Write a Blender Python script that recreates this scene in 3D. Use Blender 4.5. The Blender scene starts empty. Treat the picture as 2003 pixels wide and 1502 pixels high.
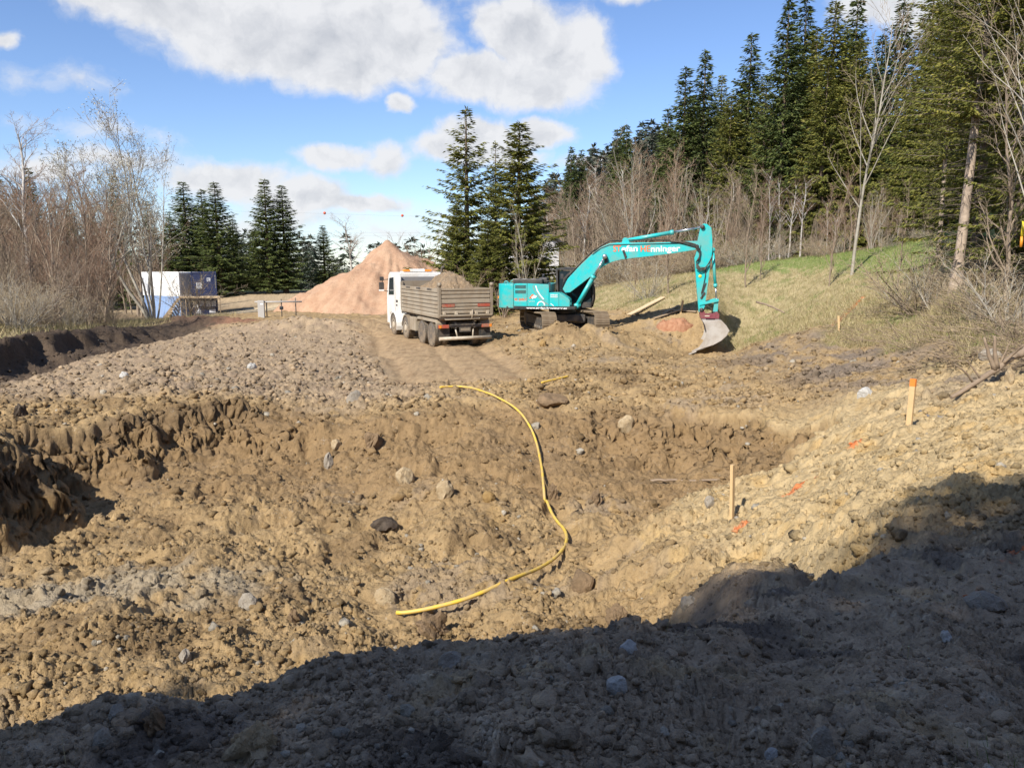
import bpy, bmesh, math, random
import numpy as np
from mathutils import Vector, Matrix

random.seed(7)
RNG = np.random.default_rng(7)
SC = bpy.context.scene
COL = SC.collection
R = math.radians

# ------------------------------------------------------------------ camera
PITCH = R(8.98)
CAMZ = 3.64
cam_d = bpy.data.cameras.new('camera')
cam = bpy.data.objects.new('camera', cam_d)
COL.objects.link(cam)
cam.location = (0, 0, CAMZ)
cam.rotation_euler = (R(90) - PITCH, 0, 0)
cam_d.sensor_width = 36
cam_d.lens = 26.96
cam_d.clip_start = 0.05
cam_d.clip_end = 3000
SC.camera = cam


def P(px, py, d):
    """world point seen at pixel (px, py) of the 2003x1502 photograph, d metres forward"""
    k = (py - 751.0) / 1500.0
    x = (px - 1001.5) / 1500.0
    dy = math.cos(PITCH) - k * math.sin(PITCH)
    dz = -math.sin(PITCH) - k * math.cos(PITCH)
    s = d / dy
    return Vector((x * s, d, CAMZ + dz * s))


# ------------------------------------------------------------------ light
SUN_EL = R(41)
SUN_AZ = R(213)          # clockwise from +Y: behind the camera, to the left
SUN_DIR = Vector((math.sin(SUN_AZ) * math.cos(SUN_EL), math.cos(SUN_AZ) * math.cos(SUN_EL), math.sin(SUN_EL)))
sun_d = bpy.data.lights.new('sun', 'SUN')
sun_d.energy = 4.8
sun_d.angle = R(0.5)
sun_d.color = (1.0, 0.945, 0.86)
sun = bpy.data.objects.new('sun', sun_d)
COL.objects.link(sun)
sun.rotation_euler = SUN_DIR.to_track_quat('Z', 'Y').to_euler()
sun.location = (-20, -30, 40)

SC.view_settings.view_transform = 'Standard'
SC.view_settings.look = 'None'
SC.view_settings.gamma = 1
SC.view_settings.exposure = 0.58
SC.view_settings.use_curve_mapping = False


# ------------------------------------------------------------------ sky with cumulus clouds
class NT:
    """tiny helper to wire node trees"""

    def __init__(self, tree):
        self.t = tree
        self.n = tree.nodes
        self.l = tree.links

    def put(self, sock, v):
        if isinstance(v, bpy.types.NodeSocket):
            self.l.new(v, sock)
        elif v is not None:
            sock.default_value = v

    def math(self, op, a, b=None, c=None, clamp=False):
        n = self.n.new('ShaderNodeMath')
        n.operation = op
        n.use_clamp = clamp
        self.put(n.inputs[0], a)
        if b is not None:
            self.put(n.inputs[1], b)
        if c is not None:
            self.put(n.inputs[2], c)
        return n.outputs[0]

    def vmath(self, op, a, b=None, c=None):
        n = self.n.new('ShaderNodeVectorMath')
        n.operation = op
        self.put(n.inputs[0], a)
        if b is not None:
            self.put(n.inputs[1], b)
        if c is not None:
            self.put(n.inputs[2], c)
        return n.outputs['Value'] if op in ('LENGTH', 'DOT_PRODUCT', 'DISTANCE') else n.outputs[0]

    def noise(self, vec, scale, detail=4, rough=0.55, dist=0.0, color=False):
        n = self.n.new('ShaderNodeTexNoise')
        self.put(n.inputs['Vector'], vec)
        n.inputs['Scale'].default_value = scale
        n.inputs['Detail'].default_value = detail
        n.inputs['Roughness'].default_value = rough
        n.inputs['Distortion'].default_value = dist
        return n.outputs['Color'] if color else n.outputs['Fac']

    def smooth(self, v, a, b, c=0.0, d=1.0):
        n = self.n.new('ShaderNodeMapRange')
        n.interpolation_type = 'SMOOTHSTEP'
        self.put(n.inputs[0], v)
        for i, k in enumerate((a, b, c, d)):
            self.put(n.inputs[i + 1], k)
        return n.outputs[0]

    def mix(self, f, a, b, blend='MIX'):
        n = self.n.new('ShaderNodeMix')
        n.data_type = 'RGBA'
        n.blend_type = blend
        self.put(n.inputs[0], f)
        self.put(n.inputs[6], a if isinstance(a, bpy.types.NodeSocket) else (*a, 1)[:4])
        self.put(n.inputs[7], b if isinstance(b, bpy.types.NodeSocket) else (*b, 1)[:4])
        return n.outputs[2]


def azel(px, py):
    v = (P(px, py, 1.0) - Vector((0, 0, CAMZ))).normalized()
    return math.atan2(v.x, v.y), math.asin(v.z)


world = bpy.data.worlds.new('World')
SC.world = world
world.use_nodes = True
wt = world.node_tree
wt.nodes.clear()
W = NT(wt)
sky = wt.nodes.new('ShaderNodeTexSky')
sky.sky_type = 'NISHITA'
sky.sun_disc = False
sky.sun_elevation = SUN_EL
sky.sun_rotation = SUN_AZ
sky.altitude = 700
sky.air_density = 1.0
sky.dust_density = 0.25
sky.ozone_density = 1.2
SKY_K = 0.101
tc = wt.nodes.new('ShaderNodeTexCoord')
sx = wt.nodes.new('ShaderNodeSeparateXYZ')
wt.links.new(tc.outputs['Generated'], sx.inputs[0])
az = W.math('ARCTAN2', sx.outputs[0], sx.outputs[1])
el = W.math('ARCSINE', sx.outputs[2])
cb = wt.nodes.new('ShaderNodeCombineXYZ')
wt.links.new(az, cb.inputs[0])
wt.links.new(el, cb.inputs[1])
ae = cb.outputs[0]

# cumulus banks: (px, py, half width px, half height px, weight)
CLOUDS = [
    (330, 10, 190, 60, 1.0), (480, 55, 210, 90, 1.0), (640, 85, 230, 95, 1.0), (765, 70, 115, 95, 1.0), (520, -60, 330, 90, 1.0),
    (680, 130, 110, 60, 1.0), (250, -10, 150, 45, 0.9),
    (1020, 65, 95, 90, 1.0), (1095, 105, 100, 90, 1.0), (930, 150, 90, 45, 0.95), (1040, 165, 110, 55, 0.95),
    (775, 207, 27, 22, 0.8), (1052, 262, 62, 32, 0.95), (935, 270, 100, 42, 0.95), (860, 290, 70, 30, 0.8), (960, 310, 120, 28, 0.75),
    (1240, 375, 60, 32, 0.8), (640, 312, 85, 22, 0.62), (760, 320, 40, 30, 0.45),
    (470, 350, 110, 35, 0.72), (590, 382, 105, 36, 0.85), (700, 396, 110, 20, 0.8), (400, 352, 120, 38, 0.5), (640, 425, 210, 34, 0.30),
    (470, 440, 200, 45, 0.30), (780, 455, 190, 26, 0.26), (230, 310, 150, 22, 0.36), (90, 330, 130, 25, 0.32),
    (150, 160, 75, 30, 0.22), (60, 150, 60, 30, 0.18), (5, 66, 30, 20, 0.6), (190, 250, 120, 22, 0.2),
    (1760, -10, 110, 75, 1.0), (1690, 20, 60, 45, 0.8), (1350, -30, 220, 22, 0.5), (1150, 320, 60, 22, 0.55),
]


def cloud_density(vec):
    """union of warped ellipses over the part of the sky in view, fbm cumulus elsewhere"""
    wob = W.noise(vec, 9.0, 5, 0.6, color=True)
    w2 = W.vmath('MULTIPLY_ADD', wob, (0.085, 0.05, 0.0), (-0.0425, -0.025, 0.0))
    v = W.vmath('ADD', vec, w2)
    acc = None
    for px, py, rx, ry, wgt in CLOUDS:
        a0, e0 = azel(px, py)
        a1, _ = azel(px + rx, py)
        _, e1 = azel(px, py - ry)
        ra, re_ = abs(a1 - a0) * 1.25, abs(e1 - e0) * 1.25
        q = W.vmath('MULTIPLY_ADD', v, (1 / ra, 1 / re_, 0), (-a0 / ra, -e0 / re_, 0))
        l = W.vmath('LENGTH', q)
        d = W.math('MULTIPLY_ADD', l, -1.0, 1.0)
        d = W.math('MULTIPLY', d, wgt)
        acc = d if acc is None else W.math('SMOOTH_MAX', acc, d, 0.12)
    return acc, v


def generic_density(vec):
    n = W.noise(W.vmath('MULTIPLY', vec, (1.0, 1.9, 1.0)), 2.3, 6, 0.55)
    return W.math('MULTIPLY_ADD', n, 3.0, -1.62)


dens, vv = cloud_density(ae)
# the same kind of cloud carries on outside the part of the sky the camera sees
inside = W.math('MULTIPLY', W.smooth(az, -0.85, -0.65), W.smooth(az, 0.85, 0.65))
inside = W.math('MULTIPLY', inside, W.smooth(el, 0.55, 0.36))
gen = generic_density(ae)
dm = wt.nodes.new('ShaderNodeMix')
dm.data_type = 'FLOAT'
W.put(dm.inputs[0], inside)
W.put(dm.inputs[2], gen)
W.put(dm.inputs[3], dens)
dens = dm.outputs[0]
f1 = W.noise(vv, 13.0, 8, 0.62)
full = W.math('ADD', dens, W.math('MULTIPLY_ADD', f1, 1.0, -0.5))
alpha = W.smooth(full, -0.04, 0.38)
alpha = W.math('MULTIPLY', alpha, W.smooth(el, 0.0, 0.06, 0.55, 1.0))
# billow relief: lit from the upper left, grey in the thick middle
f2 = W.noise(W.vmath('ADD', vv, (-0.012, 0.016, 0.0)), 13.0, 8, 0.62)
relief = W.math('SUBTRACT', f1, f2)
core = W.smooth(dens, 0.30, 0.95)
big = W.noise(W.vmath('ADD', ae, (0.0, 0.31, 0.0)), 6.5, 3, 0.5)
core = W.math('MULTIPLY', core, W.smooth(big, 0.30, 0.62, 0.35, 1.0))
lit = W.math('MULTIPLY_ADD', relief, 1.5, 0.97)
lit = W.math('SUBTRACT', lit, W.math('MULTIPLY', core, 0.36))
lit = W.math('MINIMUM', W.math('MAXIMUM', lit, 0.30), 1.05)
cl_col = W.mix(lit, (0.25, 0.275, 0.325), (0.58, 0.585, 0.60))
skyc = W.mix(1.0, sky.outputs[0], (SKY_K * 0.82, SKY_K * 0.92, SKY_K * 1.13), 'MULTIPLY')
fin = W.mix(W.math('MULTIPLY', alpha, 0.97), skyc, cl_col)
bg = wt.nodes.new('ShaderNodeBackground')
wt.links.new(fin, bg.inputs[0])
bg.inputs[1].default_value = 1.0
wo = wt.nodes.new('ShaderNodeOutputWorld')
wt.links.new(bg.outputs[0], wo.inputs[0])


# ------------------------------------------------------------------ helpers
def tag(o, label=None, cat=None, group=None, kind=None):
    if label:
        o['label'] = label
    if cat:
        o['category'] = cat
    if group:
        o['group'] = group
    if kind:
        o['kind'] = kind
    return o


def link(name, me, parent=None, loc=None):
    o = bpy.data.objects.new(name, me)
    COL.objects.link(o)
    if parent is not None:
        o.parent = parent
    if loc is not None:
        o.location = loc
    return o


def empty(name, loc=(0, 0, 0), rz=0.0, label=None, cat=None, group=None):
    o = bpy.data.objects.new(name, None)
    COL.objects.link(o)
    o.location = loc
    o.rotation_euler = (0, 0, rz)
    o.empty_display_size = 0.2
    return tag(o, label, cat, group)


def np_mesh(name, verts, faces, mat, smooth=False, mats=None, midx=None):
    """mesh from numpy arrays; faces is an (n, k) array"""
    me = bpy.data.meshes.new(name)
    verts = np.asarray(verts, dtype=np.float32)
    faces = np.asarray(faces, dtype=np.int32)
    n, k = faces.shape
    me.vertices.add(len(verts))
    me.vertices.foreach_set('co', verts.ravel())
    me.loops.add(n * k)
    me.loops.foreach_set('vertex_index', faces.ravel())
    me.polygons.add(n)
    me.polygons.foreach_set('loop_start', np.arange(0, n * k, k, dtype=np.int32))
    me.polygons.foreach_set('loop_total', np.full(n, k, dtype=np.int32))
    if smooth:
        me.polygons.foreach_set('use_smooth', np.ones(n, dtype=bool))
    for m in (mats or [mat]):
        me.materials.append(m)
    if midx is not None:
        me.polygons.foreach_set('material_index', np.asarray(midx, dtype=np.int32))
    me.update(calc_edges=True)
    return me


class MB:
    """collects boxes, prisms, tubes ... and links them as ONE mesh object"""

    def __init__(self):
        self.bm = bmesh.new()

    def box(self, c, s, rot=None, bev=0.0):
        c = Vector(c)
        m = Matrix.Translation(c)
        if rot is not None:
            m = m @ rot.to_4x4()
        m = m @ Matrix.Diagonal((*s, 1))
        r = bmesh.ops.create_cube(self.bm, size=1.0, matrix=m)
        if bev:
            es = list({e for v in r['verts'] for e in v.link_edges})
            bmesh.ops.bevel(self.bm, geom=es, offset=bev, segments=2, affect='EDGES', profile=0.7)
        return self

    def prism(self, pts, y0, y1, axis='y', bev=0.0):
        """polygon in the x-z plane extruded along y (or any other axis)"""
        def mk(p, t):
            if axis == 'y':
                return (p[0], t, p[1])
            if axis == 'x':
                return (t, p[0], p[1])
            return (p[0], p[1], t)
        a = [self.bm.verts.new(mk(p, y0)) for p in pts]
        b = [self.bm.verts.new(mk(p, y1)) for p in pts]
        fs = [self.bm.faces.new(a), self.bm.faces.new(list(reversed(b)))]
        n = len(pts)
        for i in range(n):
            j = (i + 1) % n
            fs.append(self.bm.faces.new((a[j], a[i], b[i], b[j])))
        bmesh.ops.recalc_face_normals(self.bm, faces=fs)
        if bev:
            es = list({e for f in fs for e in f.edges})
            bmesh.ops.bevel(self.bm, geom=es, offset=bev, segments=2, affect='EDGES', profile=0.7)
        return self

    def tube(self, pts, r, sides=8, cap=True):
        pts = [Vector(p) for p in pts]
        rs = r if isinstance(r, (list, tuple)) else [r] * len(pts)
        rings = []
        up = Vector((0, 0, 1))
        prev = None
        for i, p in enumerate(pts):
            t = (pts[min(i + 1, len(pts) - 1)] - pts[max(i - 1, 0)])
            if t.length < 1e-9:
                t = Vector((0, 0, 1))
            t.normalize()
            if prev is None:
                a = up if abs(t.z) < 0.95 else Vector((1, 0, 0))
                u = t.cross(a).normalized()
            else:
                u = (prev - t * prev.dot(t)).normalized()
            prev = u
            w = t.cross(u)
            rings.append([self.bm.verts.new(p + (u * math.cos(k * 2 * math.pi / sides) + w * math.sin(k * 2 * math.pi / sides)) * rs[i]) for k in range(sides)])
        for a, b in zip(rings, rings[1:]):
            for k in range(sides):
                j = (k + 1) % sides
                f = self.bm.faces.new((a[k], a[j], b[j], b[k]))
                f.smooth = True
        if cap:
            self.bm.faces.new(list(reversed(rings[0])))
            self.bm.faces.new(rings[-1])
        return self

    def lathe(self, prof, c, axis='y', seg=28):
        """prof: list of (radius, along) round an axis through c"""
        c = Vector(c)
        rings = []
        for r, a in prof:
            ring = []
            for k in range(seg):
                t = 2 * math.pi * k / seg
                u, w = r * math.cos(t), r * math.sin(t)
                v = {'y': (u, a, w), 'x': (a, u, w), 'z': (u, w, a)}[axis]
                ring.append(self.bm.verts.new(c + Vector(v)))
            rings.append(ring)
        fs = []
        for a, b in zip(rings, rings[1:]):
            for k in range(seg):
                j = (k + 1) % seg
                f = self.bm.faces.new((a[k], a[j], b[j], b[k]))
                f.smooth = True
                fs.append(f)
        fs.append(self.bm.faces.new(rings[0]))
        fs.append(self.bm.faces.new(rings[-1]))
        bmesh.ops.recalc_face_normals(self.bm, faces=fs)
        return self

    def build(self, name, mat, parent=None, loc=None):
        me = bpy.data.meshes.new(name)
        self.bm.to_mesh(me)
        self.bm.free()
        me.materials.append(mat)
        return link(name, me, parent, loc)


def text_part(name, body, mat, parent, size, loc, rot, width=None, bold=0.0, depth=0.004):
    cu = bpy.data.curves.new(name, 'FONT')
    cu.body = body
    cu.size = size
    cu.offset = bold
    cu.extrude = depth
    tmp = bpy.data.objects.new('tmp_text', cu)
    me = bpy.data.meshes.new_from_object(tmp)
    bpy.data.objects.remove(tmp)
    me.materials.clear()
    me.materials.append(mat)
    xs = [v.co.x for v in me.vertices]
    if width and xs:
        s = width / (max(xs) - min(xs))
        x0 = min(xs)
        for v in me.vertices:
            v.co.x = (v.co.x - x0) * s
    o = link(name, me, parent, loc)
    o.rotation_euler = rot
    return o


# ------------------------------------------------------------------ materials
def mat_base(name):
    m = bpy.data.materials.new(name)
    m.use_nodes = True
    t = m.node_tree
    b = t.nodes['Principled BSDF']
    return m, NT(t), b


def mat(name, col, rough=0.6, metal=0.0, dirt=None, dirt_amt=0.35, scale=3.0, vary=0.18, bump=0.0, bscale=40.0, coat=0.0):
    """painted or bare surface with uneven tone and patchy dirt"""
    m, N, b = mat_base(name)
    tcn = N.n.new('ShaderNodeTexCoord')
    ob = tcn.outputs['Object']
    n1 = N.noise(ob, scale, 6, 0.6)
    n2 = N.noise(ob, scale * 7.3, 5, 0.65)
    dark = tuple(c * (1 - vary) for c in col)
    lite = tuple(min(1, c * (1 + vary)) for c in col)
    c = N.mix(n2, dark, lite)
    if dirt:
        f = N.smooth(N.math('ADD', n1, N.math('MULTIPLY', n2, 0.35)), 0.52, 0.86, 0.0, dirt_amt)
        c = N.mix(f, c, dirt)
    N.put(b.inputs['Base Color'], c)
    r = N.math('MULTIPLY_ADD', n1, 0.3, rough - 0.15, clamp=True)
    N.put(b.inputs['Roughness'], r)
    b.inputs['Metallic'].default_value = metal
    if coat:
        b.inputs['Coat Weight'].default_value = coat
        b.inputs['Coat Roughness'].default_value = 0.15
    if bump:
        bn = N.n.new('ShaderNodeBump')
        bn.inputs['Strength'].default_value = bump
        bn.inputs['Distance'].default_value = 0.01
        N.put(bn.inputs['Height'], N.noise(ob, bscale, 6, 0.65))
        N.put(b.inputs['Normal'], bn.outputs[0])
    return m


def mat_island(name, cols, rough=0.85, scale=9.0, vary=0.3, bump=0.0, per_object=0.0, spec=0.3, translucent=0.0):
    """colour drawn per loose piece (leaf, clod, blade) from a ramp, with grain"""
    m, N, b = mat_base(name)
    geo = N.n.new('ShaderNodeNewGeometry')
    rnd = geo.outputs['Random Per Island']
    if per_object:
        oi = N.n.new('ShaderNodeObjectInfo')
        rnd = N.math('FRACT', N.math('MULTIPLY_ADD', oi.outputs['Random'], per_object, rnd)) if per_object > 1 else \
            N.math('ADD', N.math('MULTIPLY', rnd, 1 - per_object), N.math('MULTIPLY', oi.outputs['Random'], per_object))
    ramp = N.n.new('ShaderNodeValToRGB')
    e = ramp.color_ramp.elements
    e[0].color = (*cols[0], 1)
    e[1].color = (*cols[-1], 1)
    for i, c in enumerate(cols[1:-1]):
        x = e.new((i + 1) / (len(cols) - 1))
        x.color = (*c, 1)
    N.put(ramp.inputs[0], rnd)
    tcn = N.n.new('ShaderNodeTexCoord')
    n = N.noise(tcn.outputs['Object'], scale, 4, 0.6)
    c = N.mix(1.0, ramp.outputs[0], N.mix(n, (1 - vary,) * 3, (1 + vary,) * 3), 'MULTIPLY')
    N.put(b.inputs['Base Color'], c)
    b.inputs['Roughness'].default_value = rough
    b.inputs['Specular IOR Level'].default_value = spec
    if bump:
        bn = N.n.new('ShaderNodeBump')
        bn.inputs['Strength'].default_value = bump
        bn.inputs['Distance'].default_value = 0.02
        N.put(bn.inputs['Height'], N.noise(tcn.outputs['Object'], scale * 4, 5, 0.65))
        N.put(b.inputs['Normal'], bn.outputs[0])
    if translucent:
        tr = N.n.new('ShaderNodeBsdfTranslucent')
        N.put(tr.inputs[0], c)
        mx = N.n.new('ShaderNodeMixShader')
        mx.inputs[0].default_value = translucent
        N.l.new(b.outputs[0], mx.inputs[1])
        N.l.new(tr.outputs[0], mx.inputs[2])
        N.l.new(mx.outputs[0], N.n['Material Output'].inputs[0])
    return m


def mat_glass(name, col=(0.02, 0.03, 0.035)):
    m, N, b = mat_base(name)
    b.inputs['Base Color'].default_value = (*col, 1)
    b.inputs['Roughness'].default_value = 0.06
    b.inputs['Specular IOR Level'].default_value = 0.6
    return m
# ------------------------------------------------------------------ noise in numpy
def _hash(ix, iy, seed):
    h = (ix.astype(np.int64) * 374761393 + iy.astype(np.int64) * 668265263 + seed * 974634777) & 0xFFFFFFFF
    h = ((h ^ (h >> 13)) * 1274126177) & 0xFFFFFFFF
    h = ((h ^ (h >> 16)) * 2246822519) & 0xFFFFFFFF
    return ((h ^ (h >> 15)) & 0xFFFFFF).astype(np.float32) / float(0xFFFFFF)


def perlin(x, y, seed=0):
    x0 = np.floor(x)
    y0 = np.floor(y)
    fx = (x - x0).astype(np.float32)
    fy = (y - y0).astype(np.float32)
    u = fx * fx * fx * (fx * (fx * 6 - 15) + 10)
    v = fy * fy * fy * (fy * (fy * 6 - 15) + 10)
    ix, iy = x0.astype(np.int64), y0.astype(np.int64)

    def g(dx, dy):
        a = _hash(ix + dx, iy + dy, seed) * (2 * np.pi)
        return np.cos(a) * (fx - dx) + np.sin(a) * (fy - dy)
    n0 = g(0, 0) * (1 - u) + g(1, 0) * u
    n1 = g(0, 1) * (1 - u) + g(1, 1) * u
    return (n0 * (1 - v) + n1 * v) * 1.5


def fbm(x, y, octaves=4, seed=0, gain=0.5):
    s, a = 0.0, 1.0
    for i in range(octaves):
        s = s + a * perlin(x * 2.0 ** i + 13.7 * i, y * 2.0 ** i - 7.1 * i, seed + i)
        a *= gain
    return s


def clods(x, y, cell, seed, prob=0.6, rmin=0.25, rmax=0.6, flat=0.7, facet=0.35):
    """height of scattered angular lumps, one per cell at most"""
    wx = x / cell
    wy = y / cell
    jx = perlin(wx * 2.1, wy * 2.1, seed + 11) * 0.22 + perlin(wx * 5.3, wy * 5.3, seed + 13) * 0.10
    jy = perlin(wx * 2.1, wy * 2.1, seed + 12) * 0.22 + perlin(wx * 5.3, wy * 5.3, seed + 14) * 0.10
    wx = wx + jx
    wy = wy + jy
    ix, iy = np.floor(wx).astype(np.int64), np.floor(wy).astype(np.int64)
    out = np.zeros_like(wx, dtype=np.float32)
    for dx in (-1, 0, 1):
        for dy in (-1, 0, 1):
            cx, cy = ix + dx, iy + dy
            ok = _hash(cx, cy, seed + 1) < prob
            px = cx + 0.5 + (_hash(cx, cy, seed + 2) - 0.5) * 0.8
            py = cy + 0.5 + (_hash(cx, cy, seed + 3) - 0.5) * 0.8
            rr = rmin + (rmax - rmin) * _hash(cx, cy, seed + 4) ** 2.2
            el_ = 0.65 + 0.7 * _hash(cx, cy, seed + 5)
            an = _hash(cx, cy, seed + 6) * np.pi
            ddx, ddy = wx - px, wy - py
            a = ddx * np.cos(an) + ddy * np.sin(an)
            b = (-ddx * np.sin(an) + ddy * np.cos(an)) / el_
            # tilted cut plane makes the lump angular
            ta = _hash(cx, cy, seed + 7) * 2 * np.pi
            d2 = (a * a + b * b) / (rr * rr)
            h = np.sqrt(np.clip(1 - d2, 0, 1)) * rr * flat
            cut = rr * flat * (0.75 + facet * (ddx * np.cos(ta) + ddy * np.sin(ta)) / rr)
            h = np.minimum(h, np.maximum(cut, 0))
            out = np.maximum(out, np.where(ok, h, 0))
    return out * cell


def sstep(x, a, b):
    t = np.clip((x - a) / (b - a), 0, 1)
    return t * t * (3 - 2 * t)


# ------------------------------------------------------------------ ground shape
def tps_fit(pts):
    pts = np.array(pts, dtype=float)
    q = np.stack([np.arctan2(pts[:, 0], pts[:, 1]) * 2.2, np.log(np.hypot(pts[:, 0], pts[:, 1]))], 1)
    n = len(q)
    d = np.linalg.norm(q[:, None] - q[None], axis=2)
    K = np.where(d > 0, d * d * np.log(np.maximum(d, 1e-9)), 0)
    A = np.zeros((n + 3, n + 3))
    A[:n, :n] = K + np.eye(n) * 1e-3
    A[:n, n] = 1
    A[:n, n + 1:] = q
    A[n, :n] = 1
    A[n + 1:, :n] = q.T
    w = np.linalg.solve(A, np.concatenate([pts[:, 2], np.zeros(3)]))
    return q, w


def tps_eval(fit, X, Y):
    q, w = fit
    a = np.arctan2(X, Y) * 2.2
    l = np.log(np.maximum(np.hypot(X, Y), 0.3))
    out = w[len(q)] + w[len(q) + 1] * a + w[len(q) + 2] * l
    for i in range(len(q)):
        d2 = (a - q[i, 0]) ** 2 + (l - q[i, 1]) ** 2
        out = out + w[i] * 0.5 * d2 * np.log(np.maximum(d2, 1e-12))
    return out


UP = [  # (px, py, forward metres) of ground that was never dug out
    (0, 1502, 2.3), (1000, 1502, 2.35), (2003, 1502, 2.45), (1000, 1350, 3.1), (1000, 1215, 4.1), (500, 1400, 2.9), (300, 1300, 3.25), (1500, 1300, 3.7),
    (2003, 1300, 3.95), (2003, 1100, 5.4), (1650, 1090, 5.7), (1850, 1010, 6.8), (2003, 955, 7.3), (2003, 830, 10.5), (2003, 760, 13.5), (2003, 700, 16.2),
    (1775, 855, 12.0), (1900, 640, 19.5), (1870, 555, 25), (2003, 560, 24), (1985, 640, 19.0), (1900, 600, 22), (1500, 700, 26), (1700, 690, 24), (1800, 640, 26), (1800, 720, 19),
    (1420, 650, 40), (1180, 600, 48), (1400, 590, 40), (1600, 640, 30), (1640, 600, 34), (1760, 600, 30), (1300, 548, 52), (1500, 512, 54),
    (1670, 508, 44), (1760, 480, 48), (1200, 560, 56), (1860, 500, 36), (1960, 480, 34),
    (600, 790, 19.5), (300, 800, 18), (905, 770, 20.3), (1150, 790, 19.5), (1400, 812, 18), (1600, 835, 15.8), (100, 850, 15.8),
    (0, 860, 13.5), (0, 720, 26), (340, 648, 42), (600, 640, 42), (500, 700, 28), (250, 740, 22), (800, 740, 24), (800, 677, 33), (860, 677, 32.5), (770, 655, 38.5),
    (930, 676, 33.2), (1060, 655, 36), (1100, 648, 38), (1000, 620, 50), (1345, 692, 36.6), (1410, 690, 36.9), (1350, 706, 33.5), (1420, 702, 34), (1330, 706, 29.5), (1480, 668, 36), (1200, 700, 27), (700, 615, 60), (550, 612, 58),
    (450, 612, 75), (560, 592, 95), (480, 575, 112), (480, 571, 125), (850, 600, 70), (950, 590, 62),
    (1700, 770, 16.5), (1850, 760, 15.5), (1500, 760, 20),
]
upper_pts = [tuple(P(*p)) for p in UP]
upper_pts += [(-6.5, 1.6, 1.85), (-12, 5, 1.4), (-14, 12, 0.9), (9, 3, 1.65), (16, 8, 2.0), (14, 14, 2.3), (20, 20, 4.0), (30, 30, 6.2), (26, 40, 6.8),
              (-34, 78, -1.9), (-50, 60, -0.2), (-28, 40, 0.35), (-36, 34, 0.7), (-45, 100, -2.2), (-20, 150, -1.6), (-70, 200, -2.0), (0, 200, -1.0),
              (0, 400, 0.0), (-200, 380, -2), (20, 85, 2.2), (40, 70, 6.5), (60, 60, 8.5), (30, 110, 9), (60, 110, 16), (90, 90, 18), (60, 200, 26), (180, 250, 50),
              (10, 120, 2.5), (22, 200, 17), (6, 200, 7), (35, 250, 26), (14, 250, 14), (120, 330, 40), (50, 380, 14)]
FIT_UP = tps_fit(upper_pts)

FLOOR = [(0, 1390, 6.4), (300, 1290, 7.2), (0, 1150, 10.3), (0, 1250, 8.2), (200, 965, 15.3), (450, 905, 17.0), (745, 1209, 9.3), (1060, 1000, 13.8), (1060, 870, 17.3), (820, 860, 17.8),
         (1060, 1100, 11.4), (1300, 945, 16.2), (1480, 930, 15.6), (1300, 1150, 9.7), (600, 1100, 11.5), (500, 1000, 13.8), (1000, 1210, 8.9), (620, 960, 15.3), (1250, 1050, 12.4)]
FIT_FL = tps_fit([tuple(P(*p)) for p in FLOOR] + [(-9.5, 14, -1.1), (2.5, 6.0, -0.5), (-4, 3.4, -0.2), (-9, 4, -0.6), (-12, 12, -1.1), (5, 12, -0.9), (6, 15, -1.0)])

# rim of the pit, with the width over which the ground falls
RIM = [(-12, -0.8, 1.3), (-5.5, 0.7, 1.2), (-2.4, 1.9, 1.1), (-1.7, 2.6, 1.1), (-0.9, 3.3, 1.2), (0.0, 3.95, 1.3), (1.1, 4.4, 1.4), (2.3, 5.4, 1.6), (3.5, 6.5, 2.2), (4.5, 7.7, 3.4), (5.0, 9.0, 3.8),
       (5.3, 11.0, 3.6), (6.0, 13.2, 2.6), (6.5, 15.6, 1.3), (4.9, 18.1, 1.3), (3.3, 19.2, 1.5), (1.9, 19.6, 2.0), (-0.3, 20.0, 3.4), (-1.4, 20.3, 4.0), (-3.3, 20.0, 3.6), (-5.3, 19.5, 2.2),
       (-7.0, 18.9, 1.3), (-8.6, 18.0, 1.2), (-9.5, 16.5, 1.2), (-10.6, 15.4, 1.2), (-9.7, 14.1, 0.8), (-8.75, 13.0, 0.6), (-8.9, 11.5, 0.6), (-9.4, 10.0, 0.7), (-10.5, 8.6, 0.9), (-14, 7.5, 1.2), (-20, 4, 1.5)]


def poly_sd(X, Y, poly):
    n = len(poly)
    best = np.full(X.shape, 1e9)
    wid = np.ones(X.shape)
    ins = np.zeros(X.shape, dtype=bool)
    for i in range(n):
        x0, y0, w0 = poly[i]
        x1, y1, w1 = poly[(i + 1) % n]
        ex, ey = x1 - x0, y1 - y0
        t = np.clip(((X - x0) * ex + (Y - y0) * ey) / (ex * ex + ey * ey), 0, 1)
        d = np.hypot(X - x0 - t * ex, Y - y0 - t * ey)
        s = d < best
        best = np.where(s, d, best)
        wid = np.where(s, w0 + (w1 - w0) * t, wid)
        c = ((y0 > Y) != (y1 > Y)) & (X < (x1 - x0) * (Y - y0) / (y1 - y0 + 1e-12) + x0)
        ins ^= c
    return np.where(ins, best, -best), wid


HOSE_PX = [(742, 1207, 9.35), (800, 1209, 9.25), (860, 1209, 9.2), (930, 1196, 9.3), (1000, 1166, 9.8), (1060, 1130, 10.5), (1103, 1095, 11.2), (1117, 1068, 11.8), (1107, 1042, 12.4), (1085, 1015, 13.1),
           (1068, 993, 13.8), (1063, 975, 14.3), (1063, 950, 15.0), (1058, 905, 16.3), (1045, 860, 17.5), (1022, 825, 18.5), (980, 792, 19.5), (940, 772, 20.2), (905, 761, 20.8), (875, 766, 20.5), (845, 772, 20.2)]


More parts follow.
